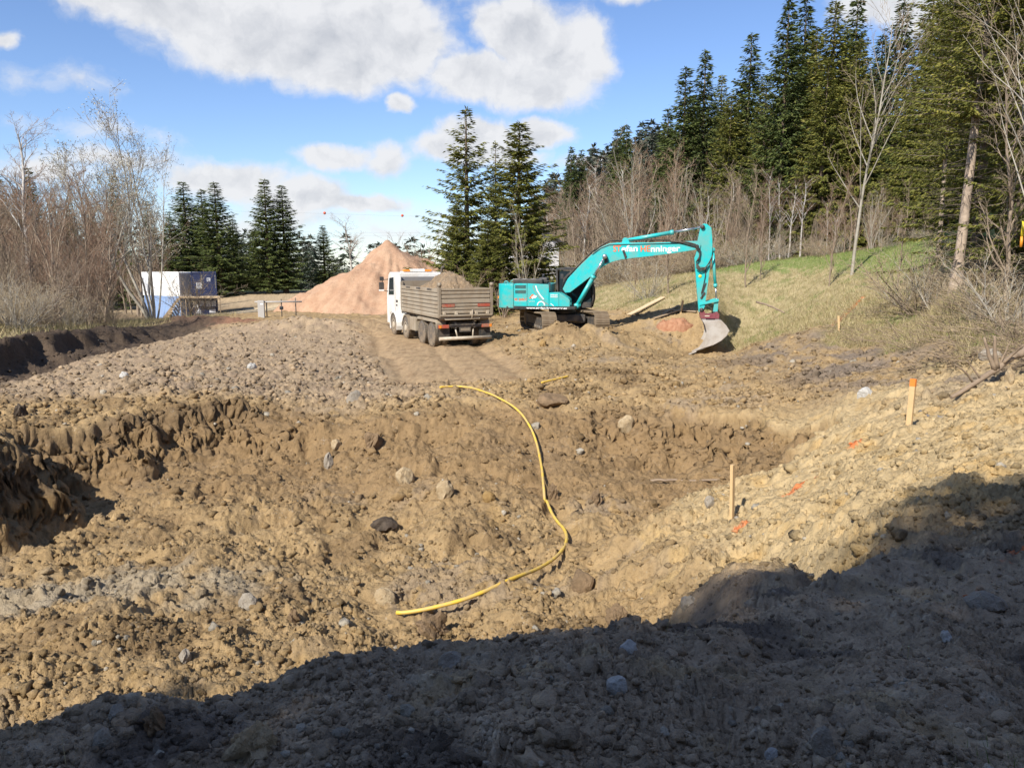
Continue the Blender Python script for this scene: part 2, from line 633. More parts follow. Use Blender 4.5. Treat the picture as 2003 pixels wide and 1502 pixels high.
def ground_base(X, Y):
    """large shape of the ground without clods; returns height and the masks"""
    X = np.asarray(X, dtype=float)
    Y = np.asarray(Y, dtype=float)
    nx = fbm(X * 0.8, Y * 0.8, 2, 5) * 0.42
    ny = fbm(X * 0.8 + 40, Y * 0.8, 2, 6) * 0.42
    azm = np.abs(np.arctan2(X, Y))
    r = np.hypot(X, Y)
    up = tps_eval(FIT_UP, X, Y)
    back = 1.95 + 0.06 * np.minimum(r, 60)
    up = up + (back - up) * sstep(azm, 1.5, 2.4)
    up = up + (1.97 - up) * sstep(-r, -1.9, -1.2)
    # bank of dark topsoil beside the left thicket
    lx = -17.2 - 0.0 * Y + (26 - Y) * 0.085 + nx * 1.2
    hgt = 0.85 * sstep(-Y, -50, -24) * sstep(Y, 12, 20)
    bank = sstep(lx - X, 0.0, 0.9) * hgt
    trench = np.exp(-((X - lx - 0.9) / 0.9) ** 2) * sstep(Y, 14, 22) * sstep(-Y, -46, -38) * 0.35
    up = up + bank - trench
    # spoil heaped beside the excavator and low ridges left of the truck
    mn = fbm(X * 0.9, Y * 0.9, 2, 31)

    def mound(cx, cy, rx, ry, h, a=0.0):
        ca, sa = math.cos(a), math.sin(a)
        u = ((X - cx) * ca + (Y - cy) * sa) / rx
        v = (-(X - cx) * sa + (Y - cy) * ca) / ry
        return h * np.exp(-(u * u + v * v)) * (0.9 + 0.45 * mn)
    for px, py, d, rx, ry, h in ((1085, 680, 32.7, 1.9, 1.2, 0.5), (1190, 678, 33.2, 2.2, 1.2, 0.45), (1262, 655, 36.5, 1.3, 0.8, 0.35), (1150, 665, 33.8, 1.6, 0.7, 0.35),
                                 (620, 648, 40, 2.6, 1.2, 0.6), (545, 645, 41, 2.2, 1.1, 0.25), (460, 640, 44, 2.6, 1.4, 0.12), (690, 640, 43, 2.2, 1.2, 0.5), (380, 630, 46, 2.4, 1.6, 0.6),):
        p = P(px, py, d)
        up = up + mound(p.x, p.y, rx, ry, h)
    fl = tps_eval(FIT_FL, X, Y)
    Xn = X + nx * sstep(r, 3, 8)
    Yn = Y + ny * sstep(r, 3, 8)
    sd, wid = poly_sd(Xn, Yn, RIM)
    wid = wid * (1.28 + 0.5 * perlin(X * 0.8, Y * 0.8, 9))
    m = np.clip(sd / wid, 0, 1)
    steep = sstep(-wid, -3.4, -1.8)
    m = m * m * (3 - 2 * m) * (1 - steep) + steep * (m ** 0.8)
    m = np.where((sd > 0) & (Y > -1), m, 0)
    z = up * (1 - m) + fl * m
    wall = m * (1 - m) * 4 * steep
    return z, m, wall, bank, nx


def seg_mask(X, Y, pts, w):
    best = np.full(X.shape, 1e9)
    for (x0, y0), (x1, y1) in zip(pts, pts[1:]):
        ex, ey = x1 - x0, y1 - y0
        t = np.clip(((X - x0) * ex + (Y - y0) * ey) / (ex * ex + ey * ey), 0, 1)
        best = np.minimum(best, np.hypot(X - x0 - t * ex, Y - y0 - t * ey))
    return best


def zones(X, Y):
    """soft masks of where grass, wood floor, road and driven ground lie"""
    n = fbm(X * 0.35, Y * 0.35, 4, 21)
    r = np.hypot(X, Y)
    # edge of the undisturbed slope on the right
    ex = [(4.2, 50), (5.4, 46), (7.2, 42), (8.8, 40), (10.0, 38), (11.2, 33), (11.4, 29), (11.2, 25), (10.8, 21), (10.3, 18), (9.9, 15.5), (9.8, 13), (10.5, 10), (12, 6)]
    ey = np.array([p[1] for p in ex][::-1], dtype=float)
    exx = np.array([p[0] for p in ex][::-1], dtype=float)
    edge = np.interp(Y, ey, exx)
    edge = np.where(Y > 50, 4.2 - (Y - 50) * 0.2, edge)
    slope = sstep(X - edge + n * 1.0, -0.4, 1.2)
    wood_edge = np.interp(Y, [0, 14, 18, 22.5, 30, 40, 50, 60, 75], [13, 12.0, 11.8, 13.2, 18.0, 25.0, 24.0, 12.0, 6.0])
    wood = sstep(X - wood_edge + n * 1.6, -0.5, 2.0) * slope
    left_edge = -17.8 + (26 - Y) * 0.085
    left = sstep(left_edge - X + n * 0.8, 0.2, 1.2) * sstep(Y, 8, 16)
    return slope, wood, left, n


TRACKS = [[(P(790, 690, 30).x, 30), (P(775, 655, 38).x, 38), (P(700, 628, 50).x, 50)], [(P(850, 735, 24).x, 24), (P(815, 690, 30).x, 30), (P(800, 660, 36).x, 36)],
          [(P(960, 740, 23.5).x, 23.5), (P(900, 690, 30).x, 30), (P(880, 670, 36).x, 36)]]


def ground_full(X, Y, detail=True):
    z, m, wall, bank, nx = ground_base(X, Y)
    r = np.hypot(X, Y)
    slope, wood, left, n = zones(X, Y)
    soil = (1 - slope) * (1 - left)
    td = np.full(X.shape, 1e9)
    for t in TRACKS:
        td = np.minimum(td, seg_mask(X, Y, t, 1))
    driven = sstep(-td + n * 0.5, -2.0, -1.0) * soil * (1 - m)
    far = sstep(r, 70, 100)
    if detail:
        rough = soil * (1 - 0.82 * driven) * (1 - far) + 0.25 * slope + 0.25 * left
        inpit = np.clip(m * 1.3, 0, 1)
        ledge = sstep(-r, -7.5, -5.5)
        z = z + fbm(X * 0.55, Y * 0.55, 3, 41) * 0.10 * rough * (0.6 + 1.1 * inpit)
        hol = sstep(perlin(X * 0.75 + 3, Y * 0.95, 47) + 0.4 * perlin(X * 2.1, Y * 2.1, 48), 0.28, 0.62) * inpit * sstep(Y, 9.5, 12)
        z = z - hol * 0.17 * rough
        sp = np.exp(-((X - 4.0) / 4.2) ** 2 - ((Y - 33.3) / 1.6) ** 2) * soil
        z = z + sstep(sp, 0.15, 0.6) * (clods(X, Y, 0.62, 33, 0.6, 0.2, 0.6, 0.6) * 0.55 + clods(X, Y, 0.34, 34, 0.6, 0.2, 0.6, 0.6) * 0.5)
        z = z + fbm(X * 1.9, Y * 1.9, 4, 45) * 0.055 * rough
        patch = sstep(fbm(X * 0.5, Y * 0.5, 3, 61), -0.35, 0.45)
        crumb = 0.55 + 0.6 * sstep(fbm(X * 0.9, Y * 0.9, 3, 66), -0.5, 0.5)
        wx = fbm(X * 1.6, Y * 1.6, 3, 121) * 0.16
        wy = fbm(X * 1.6 + 9, Y * 1.6, 3, 122) * 0.16
        c0 = clods(X, Y, 0.95, 101, 0.22, 0.14, 0.40, 0.55)
        c1 = clods(X, Y, 0.45, 102, 0.26, 0.14, 0.50, 0.60, 0.7)
        c2 = clods(X, Y, 0.20, 103, 0.30, 0.15, 0.55, 0.62, 0.7)
        z = z + rough * (c0 * (0.3 + 0.5 * patch) + c1 * (0.4 + 0.5 * patch) + c2 * 0.8) * (0.45 + 0.55 * sstep(r, 5.5, 9.0))
        zz = np.zeros_like(z)

        def chunk(x, y, lam, seed, lo=0.04, hi=0.42):
            """irregular lumps with steep sides and creases between them"""
            u = perlin(x / lam, y / lam, seed) + 0.45 * perlin(x * 2.3 / lam, y * 2.3 / lam, seed + 1)
            v = perlin(x * 0.83 / lam + 31, y * 0.83 / lam + 17, seed + 2)
            return sstep(np.abs(u), lo, hi) * (0.65 + 0.7 * np.abs(v)) * lam
        for lam, seed, rmax, amp in ((0.70, 131, 70, 0.06), (0.33, 135, 70, 0.18), (0.16, 139, 48, 0.27), (0.082, 143, 24, 0.42), (0.040, 147, 8.5, 0.45)):
            q = r < rmax
            xs, ys = X[q] + wx[q], Y[q] + wy[q]
            near_ = 1 - (1 - sstep(r[q], 5.5, 9.0)) * (0.55 if lam > 0.12 else 0.25)
            zz[q] += chunk(xs, ys, lam, seed, 0.05, 0.38 if lam < 0.2 else 0.55) * amp * near_
        z = z + zz * rough * crumb
        # crumbly steps on cut faces
        z = z + wall * (perlin(X * 1.3, Y * 1.3, 71) * 0.22 + perlin(X * 3.1, Y * 3.1, 72) * 0.16 + clods(X, Y, 0.5, 75, 0.6, 0.2, 0.6, 0.7) * 0.5)
        z = z + wall * 0.055 * np.sin(z * 13 + fbm(X * 0.8, Y * 0.8, 3, 77) * 4.0)
        # ruts
        z = z - driven * np.exp(-((td - 0.95) / 0.28) ** 2) * 0.09 + driven * perlin(X * 6, Y * 1.2, 73) * 0.02
    return z, m, wall, bank, soil, slope, wood, left, driven, n


def ground_z(x, y):
    z = ground_base(np.array([x]), np.array([y]))[0]
    return float(z[0])


def soil_colour(X, Y, z, m, wall, soil, slope, wood, left, driven):
    r = np.hypot(X, Y)
    # ---- soil colours: what lies where (kinds of earth; the ledge is also lightened against its shade)
    n1 = fbm(X * 0.45, Y * 0.45, 4, 81)
    n2 = fbm(X * 1.7, Y * 1.7, 4, 82)
    n3 = fbm(X * 6.0, Y * 6.0, 3, 83)

    def C(*c):
        return np.array(c, dtype=np.float32)[None, :]

    def lerp(a, b, t):
        t = np.clip(t, 0, 1)[:, None]
        return a + (b - a) * t
    col = np.repeat(C(.345, .24, .122), len(X), 0)
    col = lerp(col, C(.235, .160, .082), sstep(n1 + 0.5 * n2, 0.05, 0.7))
    col = lerp(col, C(.285, .215, .140), sstep(-n1 + 0.4 * n2, 0.25, 0.8) * 0.8)
    col = lerp(col, C(.37, .245, .105), sstep(n2 - 0.3 * n1, 0.45, 0.85) * 0.7)
    # plateau left of the truck: greyer, drier
    plate = sstep(-X, 0.5, 4.0) * sstep(Y, 18.5, 20.5) * sstep(-Y, -46, -40) * soil
    col = lerp(col, C(.345, .258, .168), plate * 0.85)
    col = lerp(col, C(.26, .19, .13), plate * sstep(n2, 0.0, 0.6) * 0.7)
    # pale sandy bank right of the pit
    pale = sstep(X - 1.4 + n2 * 0.5, 0.3, 1.8) * sstep(Y, 6.0, 7.6) * sstep(-Y, -18.5, -15.5) * sstep(-X, -13.5, -10.5)
    deep = sstep(m, 0.85, 1.0)
    col = lerp(col, C(.465, .35, .19), pale * (1 - deep) * 0.95)
    col = lerp(col, C(.47, .32, .14), pale * (1 - deep) * sstep(n2, 0.1, 0.7) * 0.8)
    # grey and brown spoil on the right beyond it
    grey = sstep(X, 6.0, 9.5) * sstep(Y, 12.5, 15.5) * soil * sstep(-Y, -33, -28)
    col = lerp(col, C(.205, .165, .13), grey * sstep(n1 + n2 * 0.5, -0.5, 0.4) * 0.85)
    # foreground ledge: mixed topsoil, base colour lightened to lift the shade on it
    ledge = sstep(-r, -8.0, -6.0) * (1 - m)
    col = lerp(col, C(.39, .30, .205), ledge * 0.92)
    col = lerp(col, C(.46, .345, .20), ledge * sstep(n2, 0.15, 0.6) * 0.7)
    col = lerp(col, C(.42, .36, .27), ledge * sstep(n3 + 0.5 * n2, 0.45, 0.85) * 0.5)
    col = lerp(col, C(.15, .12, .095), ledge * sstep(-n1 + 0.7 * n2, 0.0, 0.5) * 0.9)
    # grey clay spread low on the left of the pit floor
    clay = np.exp(-((X + 6.0) / 3.2) ** 2 - ((Y - 9.6 - 0.16 * (X + 6)) / 1.15) ** 2)
    col = lerp(col, C(.31, .265, .195), sstep(clay + n2 * 0.35, 0.25, 0.8) * 0.7)
    # cut faces: brown with darker topsoil at the rim and ochre seams
    seam = sstep(np.sin(z * 9 + n1 * 3.0), 0.2, 0.9)
    cut = np.clip(wall * 1.4, 0, 1) * sstep(Y, 8, 12)
    col = lerp(col, C(.215, .145, .075), cut * 0.85)
    col = lerp(col, C(.30, .195, .085), cut * seam * 0.55)
    col = lerp(col, C(.115, .082, .052), cut * sstep(z, -0.5, 0.05) * sstep(-X, 3, 6) * 0.7)
    fb = sstep(Y + 0.8 * n1, 12.6, 15.2) * sstep(m, 0.05, 0.4) * soil
    col = lerp(col, C(.235, .155, .078), fb * 0.78)
    # driven earth
    col = lerp(col, C(.36, .25, .14), driven * 0.85)
    col = lerp(col, C(.21, .135, .072), driven * sstep(n2, 0.1, 0.6) * 0.5)
    # red earth patch by the haul road, topsoil bank
    red = np.exp(-((X - P(420, 632, 46).x) / 3.2) ** 2 - ((Y - 46) / 2.6) ** 2)
    col = lerp(col, C(.25, .128, .078), sstep(red + n2 * 0.2, 0.3, 0.6) * 0.9)
    lx = -17.2 + (26 - Y) * 0.085
    tops = sstep(-(X - lx - 1.7 + n2 * 0.6), -0.6, 0.5) * sstep(Y, 14, 20) * sstep(-Y, -50, -44)
    col = lerp(col, C(.080, .057, .040), tops * 0.95)
    floor_l = left * sstep(lx - X, 1.5, 3.0)
    col = lerp(col, C(.20, .145, .085), floor_l)
    col = lerp(col, C(.10, .075, .05), floor_l * sstep(n2, 0.0, 0.5))
    # undisturbed slope: matted straw with green coming through; leaf litter under the wood
    straw = lerp(np.repeat(C(.37, .30, .165), len(X), 0), C(.27, .235, .11), sstep(n2, -0.2, 0.5))
    gedge = sstep(z - np.interp(Y, [20, 30, 36, 44, 54], [4.2, 3.0, 2.7, 3.0, 2.6]) + n2 * 0.25, 0.0, 0.6)
    straw = lerp(straw, C(.20, .145, .085), sstep(n2 + 0.5 * n3, 0.35, 0.8) * 0.6)
    straw = lerp(straw, C(.17, .225, .062), gedge * (0.62 + 0.3 * sstep(n2, -0.4, 0.3)))
    straw = lerp(straw, C(.19, .20, .075), sstep(n1 + n2 * 0.6, 0.3, 0.7) * 0.45)
    litter = lerp(np.repeat(C(.165, .112, .072), len(X), 0), C(.09, .068, .042), sstep(n2, -0.2, 0.5))
    col = lerp(col, straw, slope)
    col = lerp(col, litter, wood * 0.96)
    # brushy right bank near the camera
    nb = slope * sstep(-Y, -27, -22)
    col = lerp(col, lerp(np.repeat(C(.20, .15, .10), len(X), 0), C(.12, .11, .05), sstep(n2, 0, .5)), nb * 0.85)
    # far fields and the sandy haul road
    farg = sstep(Y, 100, 118)
    col = lerp(col, C(.14, .16, .06), farg * (1 - slope))
    rd = seg_mask(X, Y, [(P(330, 625, 62).x, 62), (P(450, 612, 74).x, 74), (P(540, 600, 84).x, 84), (P(640, 588, 100).x, 100)], 1)
    col = lerp(col, C(.53, .42, .265), sstep(-rd + n2 * 0.4, -4.2, -3.0))
    emb = sstep(Y, 88, 94) * sstep(-Y, -124, -117) * sstep(-X, 12, 18) * sstep(X, -60, -52)
    col = lerp(col, C(.40, .30, .185), emb * 0.9)
    # orange survey paint sprayed on the ground
    for pts, w in (([(P(1540, 960, 11.2).x, 11.2), (P(1605, 925, 11.9).x, 11.9)], 0.075), ([(P(1665, 895, 12.2).x, 12.2), (P(1690, 875, 12.7).x, 12.7)], 0.07),
                   ([(P(1440, 1036, 10.0).x, 10.0), (P(1462, 1045, 9.9).x, 9.9)], 0.05), ([(P(1750, 852, 12.1).x, 12.1), (P(1772, 850, 12.1).x, 12.1)], 0.07),
                   ([(P(1625, 655, 29.6).x, 29.6), (P(1650, 632, 31.2).x, 31.2), (P(1685, 600, 34.0).x, 34.0)], 0.13), ([(P(1895, 1162, 4.75).x, 4.75), (P(1915, 1155, 4.85).x, 4.85)], 0.035),
                   ([(P(1945, 1115, 5.25).x, 5.25), (P(1975, 1115, 5.25).x, 5.25)], 0.03), ([(P(1985, 1105, 5.4).x, 5.4), (P(2003, 1100, 5.45).x, 5.45)], 0.04)):
        d = seg_mask(X, Y, pts, 1)
        col = lerp(col, C(.62, .17, .055), sstep(-d + n3 * w * 0.7 + n2 * w * .3, -w, -w * 0.3) * 0.85)
    col = col * (1 + 0.16 * n3[:, None])
    col = np.clip(col, 0.01, 0.9)
    return col


# ------------------------------------------------------------------ ground mesh: one polar sheet that reaches the horizon
def build_ground():
    rows = np.concatenate([
        np.linspace(0.35, 1.9, 14, endpoint=False),
        np.linspace(1.9, 5.0, 250, endpoint=False),
        np.linspace(5.0, 8.2, 85, endpoint=False),
        8.2 * (22 / 8.2) ** np.linspace(0, 1, 340, endpoint=False),
        22 * (62 / 22.0) ** np.linspace(0, 1, 170, endpoint=False),
        62 * (700 / 62.0) ** np.linspace(0, 1, 60)])
    dense = np.linspace(R(-39), R(39), 740)
    side = np.concatenate([np.linspace(R(39), R(62), 80), np.linspace(R(62), R(180), 36)[1:]])[1:]
    cols = np.concatenate([-side[::-1], dense, side])
    RR, AA = np.meshgrid(rows, cols, indexing='ij')
    X = (RR * np.sin(AA)).ravel()
    Y = (RR * np.cos(AA)).ravel()
    z, m, wall, bank, soil, slope, wood, left, driven, n = ground_full(X, Y)
    r = np.hypot(X, Y)
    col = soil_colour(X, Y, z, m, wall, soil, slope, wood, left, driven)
    nr, nc = RR.shape
    idx = np.arange(nr * nc).reshape(nr, nc)
    f = np.stack([idx[:-1, :-1], idx[:-1, 1:], idx[1:, 1:], idx[1:, :-1]], -1).reshape(-1, 4)
    # steep faces are broken up sideways too, with overhanging lumps
    k = np.clip(wall * 1.3, 0, 1) * soil * sstep(r, 6.0, 9.0)
    k = np.maximum(k, np.clip(bank * (1.4 - bank), 0, 1) * 0.7)
    dX = fbm((X + Y) * 1.6, z * 2.6 + X * 0.3, 4, 151, 0.6) * 0.06
    dY = fbm((X - Y) * 1.6 + 50, z * 2.6 + Y * 0.3, 4, 155, 0.6) * 0.06
    cr = sstep(np.abs(perlin((X + Y) * 2.4, z * 5.5 + (X - Y), 161) + 0.5 * perlin((X + Y) * 6, z * 13, 162)), 0.04, 0.45) * 0.10
    dX = dX + cr
    dY = dY - cr
    v = np.stack([X + dX * k, Y + dY * k, z], 1)
    m_, N, b = mat_base('earth')
    at = N.n.new('ShaderNodeAttribute')
    at.attribute_name = 'soil'
    geo = N.n.new('ShaderNodeNewGeometry')
    pos = geo.outputs['Position']
    g1 = N.noise(pos, 11.0, 6, 0.7)
    g2 = N.noise(pos, 48.0, 4, 0.7)
    tone = N.math('ADD', N.smooth(g1, 0.30, 0.62, 0.58, 1.12), N.math('MULTIPLY_ADD', g2, 0.9, -0.40))
    c = N.mix(1.0, at.outputs['Color'], N.mix(tone, (0.25, 0.24, 0.235), (1.12, 1.12, 1.12)), 'MULTIPLY')
    vor = N.n.new('ShaderNodeTexVoronoi')
    vor.inputs['Scale'].default_value = 16.0
    N.put(vor.inputs['Vector'], N.vmath('ADD', pos, N.vmath('MULTIPLY', N.noise(pos, 20, 3, 0.6, color=True), (0.05, 0.05, 0.05))))
    bits = N.math('MULTIPLY', N.smooth(vor.outputs['Distance'], 0.30, 0.16), N.smooth(N.noise(pos, 3.0, 3, 0.6), 0.50, 0.68))
    c = N.mix(N.math('MULTIPLY', bits, 0.42), c, (0.44, 0.40, 0.33))
    N.put(b.inputs['Base Color'], c)
    b.inputs['Roughness'].default_value = 0.95
    b.inputs['Specular IOR Level'].default_value = 0.15
    bn = N.n.new('ShaderNodeBump')
    bn.inputs['Strength'].default_value = 0.9
    bn.inputs['Distance'].default_value = 0.06
    N.put(bn.inputs['Height'], N.math('ADD', g1, N.math('MULTIPLY', g2, 0.5)))
    N.put(b.inputs['Normal'], bn.outputs[0])
    me = np_mesh('ground', v, f, m_)
    a = me.color_attributes.new('soil', 'FLOAT_COLOR', 'POINT')
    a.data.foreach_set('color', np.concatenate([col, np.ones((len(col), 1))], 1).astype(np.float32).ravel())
    o = link('ground', me)
    tag(o, 'churned brown earth of the building site with a dug pit and a grassy slope', kind='structure')
    return o


GROUND = build_ground()
# ------------------------------------------------------------------ placing things on the ground
def ground_hit(px, py, dmax=140.0, detail=False):
    ds = np.geomspace(2.0, dmax, 900)
    p0 = P(px, py, 1.0)
    k = (p0.z - CAMZ)
    xs = p0.x * ds
    zs = CAMZ + k * ds
    g = ground_full(xs, ds)[0] if detail else ground_base(xs, ds)[0]
    hit = np.nonzero(zs < g)[0]
    if len(hit) == 0:
        return P(px, py, dmax)
    i = hit[0]
    if i == 0:
        return Vector((xs[0], ds[0], g[0]))
    a, b = zs[i - 1] - g[i - 1], zs[i] - g[i]
    t = a / (a - b + 1e-12)
    d = ds[i - 1] + (ds[i] - ds[i - 1]) * t
    return Vector((p0.x * d, d, CAMZ + k * d))


DUST = (0.30, 0.225, 0.145)
M_teal = mat('teal_paint', (0.010, 0.47, 0.475), 0.42, dirt=(0.24, 0.24, 0.17), dirt_amt=0.42, scale=1.7, vary=0.12, coat=0.2)
M_dark = mat('dark_plastic', (0.018, 0.02, 0.024), 0.5, dirt=DUST, dirt_amt=0.18, scale=2.0)
M_rubber = mat('black_rubber', (0.02, 0.02, 0.02), 0.75, dirt=DUST, dirt_amt=0.25, scale=4.0)
M_chrome = mat('bare_rod', (0.55, 0.56, 0.58), 0.25, 0.9, vary=0.05)
M_steel = mat('worn_steel', (0.46, 0.43, 0.39), 0.5, 0.15, dirt=(0.22, 0.16, 0.10), dirt_amt=0.5, scale=2.2, vary=0.15)
M_track = mat('track_steel', (0.29, 0.225, 0.15), 0.8, 0.15, dirt=(0.17, 0.11, 0.06), dirt_amt=0.5, scale=4.0, vary=0.25, bump=0.3)
M_under = mat('undercarriage_grey', (0.05, 0.05, 0.05), 0.7, dirt=DUST, dirt_amt=0.45, scale=2.5)
M_maroon = mat('maroon_paint', (0.16, 0.018, 0.04), 0.5, dirt=DUST, dirt_amt=0.25, scale=5)
M_white_l = mat('white_lettering', (0.82, 0.82, 0.80), 0.5, vary=0.04)
M_orange_l = mat('orange_lettering', (0.75, 0.16, 0.05), 0.5, vary=0.05)
M_cabglass = mat_glass('cab_glass')
M_white = mat('white_paint', (0.80, 0.79, 0.75), 0.45, dirt=(0.48, 0.39, 0.27), dirt_amt=0.45, scale=1.6, vary=0.05, coat=0.15)
M_board = mat('dusty_aluminium', (0.37, 0.315, 0.235), 0.62, 0.10, dirt=(0.24, 0.17, 0.10), dirt_amt=0.6, scale=1.4, vary=0.12)
M_board2 = mat('dusty_frame', (0.27, 0.225, 0.165), 0.7, 0.05, dirt=(0.2, 0.14, 0.085), dirt_amt=0.6, scale=1.8, vary=0.15)
M_tyre = mat('dusty_tyre', (0.105, 0.09, 0.073), 0.9, dirt=(0.28, 0.21, 0.135), dirt_amt=0.75, scale=3.0, vary=0.2, bump=0.4)
M_rim = mat('dusty_rim', (0.50, 0.44, 0.34), 0.6, dirt=(0.28, 0.2, 0.12), dirt_amt=0.6, scale=4.0)
M_red = mat('red_reflector', (0.40, 0.075, 0.045), 0.5, dirt=DUST, dirt_amt=0.65, scale=3)
M_orange = mat('orange_lens', (0.75, 0.25, 0.03), 0.35)
M_cabgrey = mat('cab_rear_grey', (0.23, 0.22, 0.215), 0.6, dirt=DUST, dirt_amt=0.35, scale=1.2)

# ================================================================== four-axle tipper truck
TR = empty('tipper_truck', (-1.92, 32.5, 0), R(114), 'white four-axle tipper lorry with dusty slatted bed loaded with soil', 'lorry')
_g = [ground_z(*(Matrix.Rotation(R(114), 3, 'Z') @ Vector((x, y, 0)) + Vector((-1.92, 32.5, 0))).xy) for x in (1.1, 2.5, 5, 7.2) for y in (1.1, -1.1)]
TR.location.z = sum(_g) / len(_g) - 0.02


def truck_wheel(x, side, deep):
    y = 1.06 * side
    p = MB()
    s = side
    if deep:
        prof = [(0.30, -0.14), (0.315, 0.12 * s), (0.29, 0.15 * s), (0.265, 0.13 * s), (0.24, -0.02 * s), (0.15, -0.05 * s), (0.14, 0.05 * s), (0.11, 0.08 * s), (0.02, 0.085 * s)]
    else:
        prof = [(0.30, -0.14), (0.315, 0.13 * s), (0.29, 0.16 * s), (0.265, 0.14 * s), (0.245, 0.09 * s), (0.17, 0.13 * s), (0.155, 0.17 * s), (0.10, 0.19 * s), (0.02, 0.195 * s)]
    p.lathe(prof, (0, 0, 0))
    for k in range(10):
        a = 2 * math.pi * k / 10
        yy = (0.0 if deep else 0.115) * s
        p.box((0.205 * math.cos(a), yy, 0.205 * math.sin(a)), (0.03, 0.05, 0.03))
    w = p.build('wheel', M_rim, TR, (x, y, 0.52))
    t = MB()
    t.lathe([(0.305, -0.15), (0.36, -0.165), (0.46, -0.165), (0.505, -0.14), (0.52, -0.1), (0.52, 0.1), (0.505, 0.14), (0.46, 0.165), (0.36, 0.165), (0.305, 0.15)], (0, 0, 0), seg=40)
    for k in range(40):
        a = 2 * math.pi * k / 40
        for yy in (-0.09, 0.09):
            t.box((0.522 * math.cos(a), yy + 0.01 * (k % 2), 0.522 * math.sin(a)), (0.022, 0.11, 0.045), Matrix.Rotation(-a, 3, 'Y'))
    t.build('tyre', M_tyre, w)
    if deep:
        t = MB()
        t.lathe([(0.305, -0.15), (0.46, -0.165), (0.52, -0.1), (0.52, 0.1), (0.46, 0.165), (0.305, 0.15)], (0, -0.35 * s, 0), seg=32)
        t.build('inner_tyre', M_tyre, w)


for x, dp in ((1.13, True), (2.5, True), (5.05, False), (7.2, False)):
    for s in (1, -1):
        truck_wheel(x, s, dp)

b = MB()
for s in (1, -1):
    b.box((4.1, 0.42 * s, 0.98), (7.8, 0.09, 0.26))
for x in (0.35, 1.8, 3.3, 4.6, 6.0):
    b.box((x, 0, 0.98), (0.1, 0.80, 0.18))
for x in (1.13, 2.5, 5.05, 7.2):
    b.tube([(x, -0.95, 0.52), (x, 0.95, 0.52)], 0.075, 10)
    b.lathe([(0.02, -0.2), (0.2, -0.12), (0.2, 0.12), (0.02, 0.2)], (x, 0, 0.52), seg=14)
b.build('chassis', M_under, TR)
# tipper bed
b = MB()
b.box((2.9, 0, 1.33), (5.66, 2.34, 0.15))
for x in np.arange(0.3, 5.7, 0.55):
    b.box((x, 0, 1.215), (0.08, 2.2, 0.09))
b.build('bed_floor', M_board2, TR)


def slat_wall(name, length, zs, thick, place):
    """wall of separate hollow-section boards; place(u, z, depth) -> centre, size"""
    base = MB()
    c, s = place(length / 2, (zs[0] + zs[-1]) / 2, -thick * 0.35)
    base.box(c, s(length - 0.02, zs[-1] - zs[0] - 0.03, thick * 0.35))
    root = base.build(name, M_board2, TR)
    for z0, z1 in zip(zs, zs[1:]):
        m = MB()
        c, s = place(length / 2, (z0 + z1) / 2, 0.0)
        m.box(c, s(length, z1 - z0 - 0.035, thick), bev=0.018)
        m.build('slat', M_board, root)
    return root


side_z = [1.48, 1.66, 1.83, 2.0, 2.17, 2.34, 2.53]
for s in (1, -1):
    w = slat_wall('side_board', 5.42, side_z, 0.06,
                  lambda u, z, dp, s=s: ((0.20 + u, s * (1.20 + dp), z), lambda a, h, t: (a, t, h)))
    m = MB()
    m.prism([(1.10 * s, 1.24), (1.225 * s, 1.30), (1.235 * s, 1.40), (1.22 * s, 1.475), (1.10 * s, 1.475)], 0.2, 5.62, axis='x', bev=0.02)
    m.build('bottom_rail', M_board, w)
    for x in (0.75, 2.35, 3.95):
        m = MB()
        m.box((x + 0.5, s * 1.236, 2.465), (0.62, 0.012, 0.075))
        m.build('marker_strip', M_under, w)
tg_z = [1.46, 1.62, 1.76, 1.92, 2.10, 2.27, 2.42, 2.53]
tail = slat_wall('tailgate', 2.18, tg_z, 0.06, lambda u, z, dp: ((0.08 - dp, u - 1.09, z), lambda a, h, t: (t, a, h)))
for y in (0.80, -0.80):
    m = MB()
    m.box((0.035, y, 1.815), (0.014, 0.56, 0.13))
    m.build('red_board', M_red, tail)
for y in (0.98, 0.45, -0.24, -0.46, -0.97):
    m = MB()
    m.prism([(y - 0.07, 1.44), (y + 0.07, 1.44), (y + 0.035, 1.56), (y - 0.035, 1.56)], 0.0, 0.07, axis='x')
    m.build('hinge', M_rim, tail)
m = MB()
m.box((0.06, 0, 1.40), (0.12, 2.36, 0.07), bev=0.01)
m.box((0.05, 0, 1.93), (0.05, 2.2, 0.025))
m.tube([(0.02, -0.28, 1.62), (0.0, -0.26, 1.4), (0.02, -0.24, 1.22)], 0.03, 8)
m.tube([(0.04, 0.95, 1.26), (0.0, 0.95, 1.235), (0.0, -0.6, 1.235), (0.04, -0.6, 1.26)], 0.022, 8)
m.build('latch_bar', M_board, tail)
for y in (1.17, -1.17):
    b = MB()
    b.box((0.1, y, 2.02), (0.13, 0.12, 1.42), bev=0.015)
    b.lathe([(0.02, -0.07), (0.085, -0.065), (0.085, 0.065), (0.02, 0.07)], (0.06, y, 2.68), seg=14)
    b.build('corner_post', M_board2, TR)
    b = MB()
    b.box((5.68, y, 2.02), (0.1, 0.12, 1.35), bev=0.015)
    b.build('corner_post', M_board2, TR)
b = MB()
b.box((5.72, 0, 2.08), (0.05, 2.3, 1.3))
b.build('headboard', M_board2, TR)
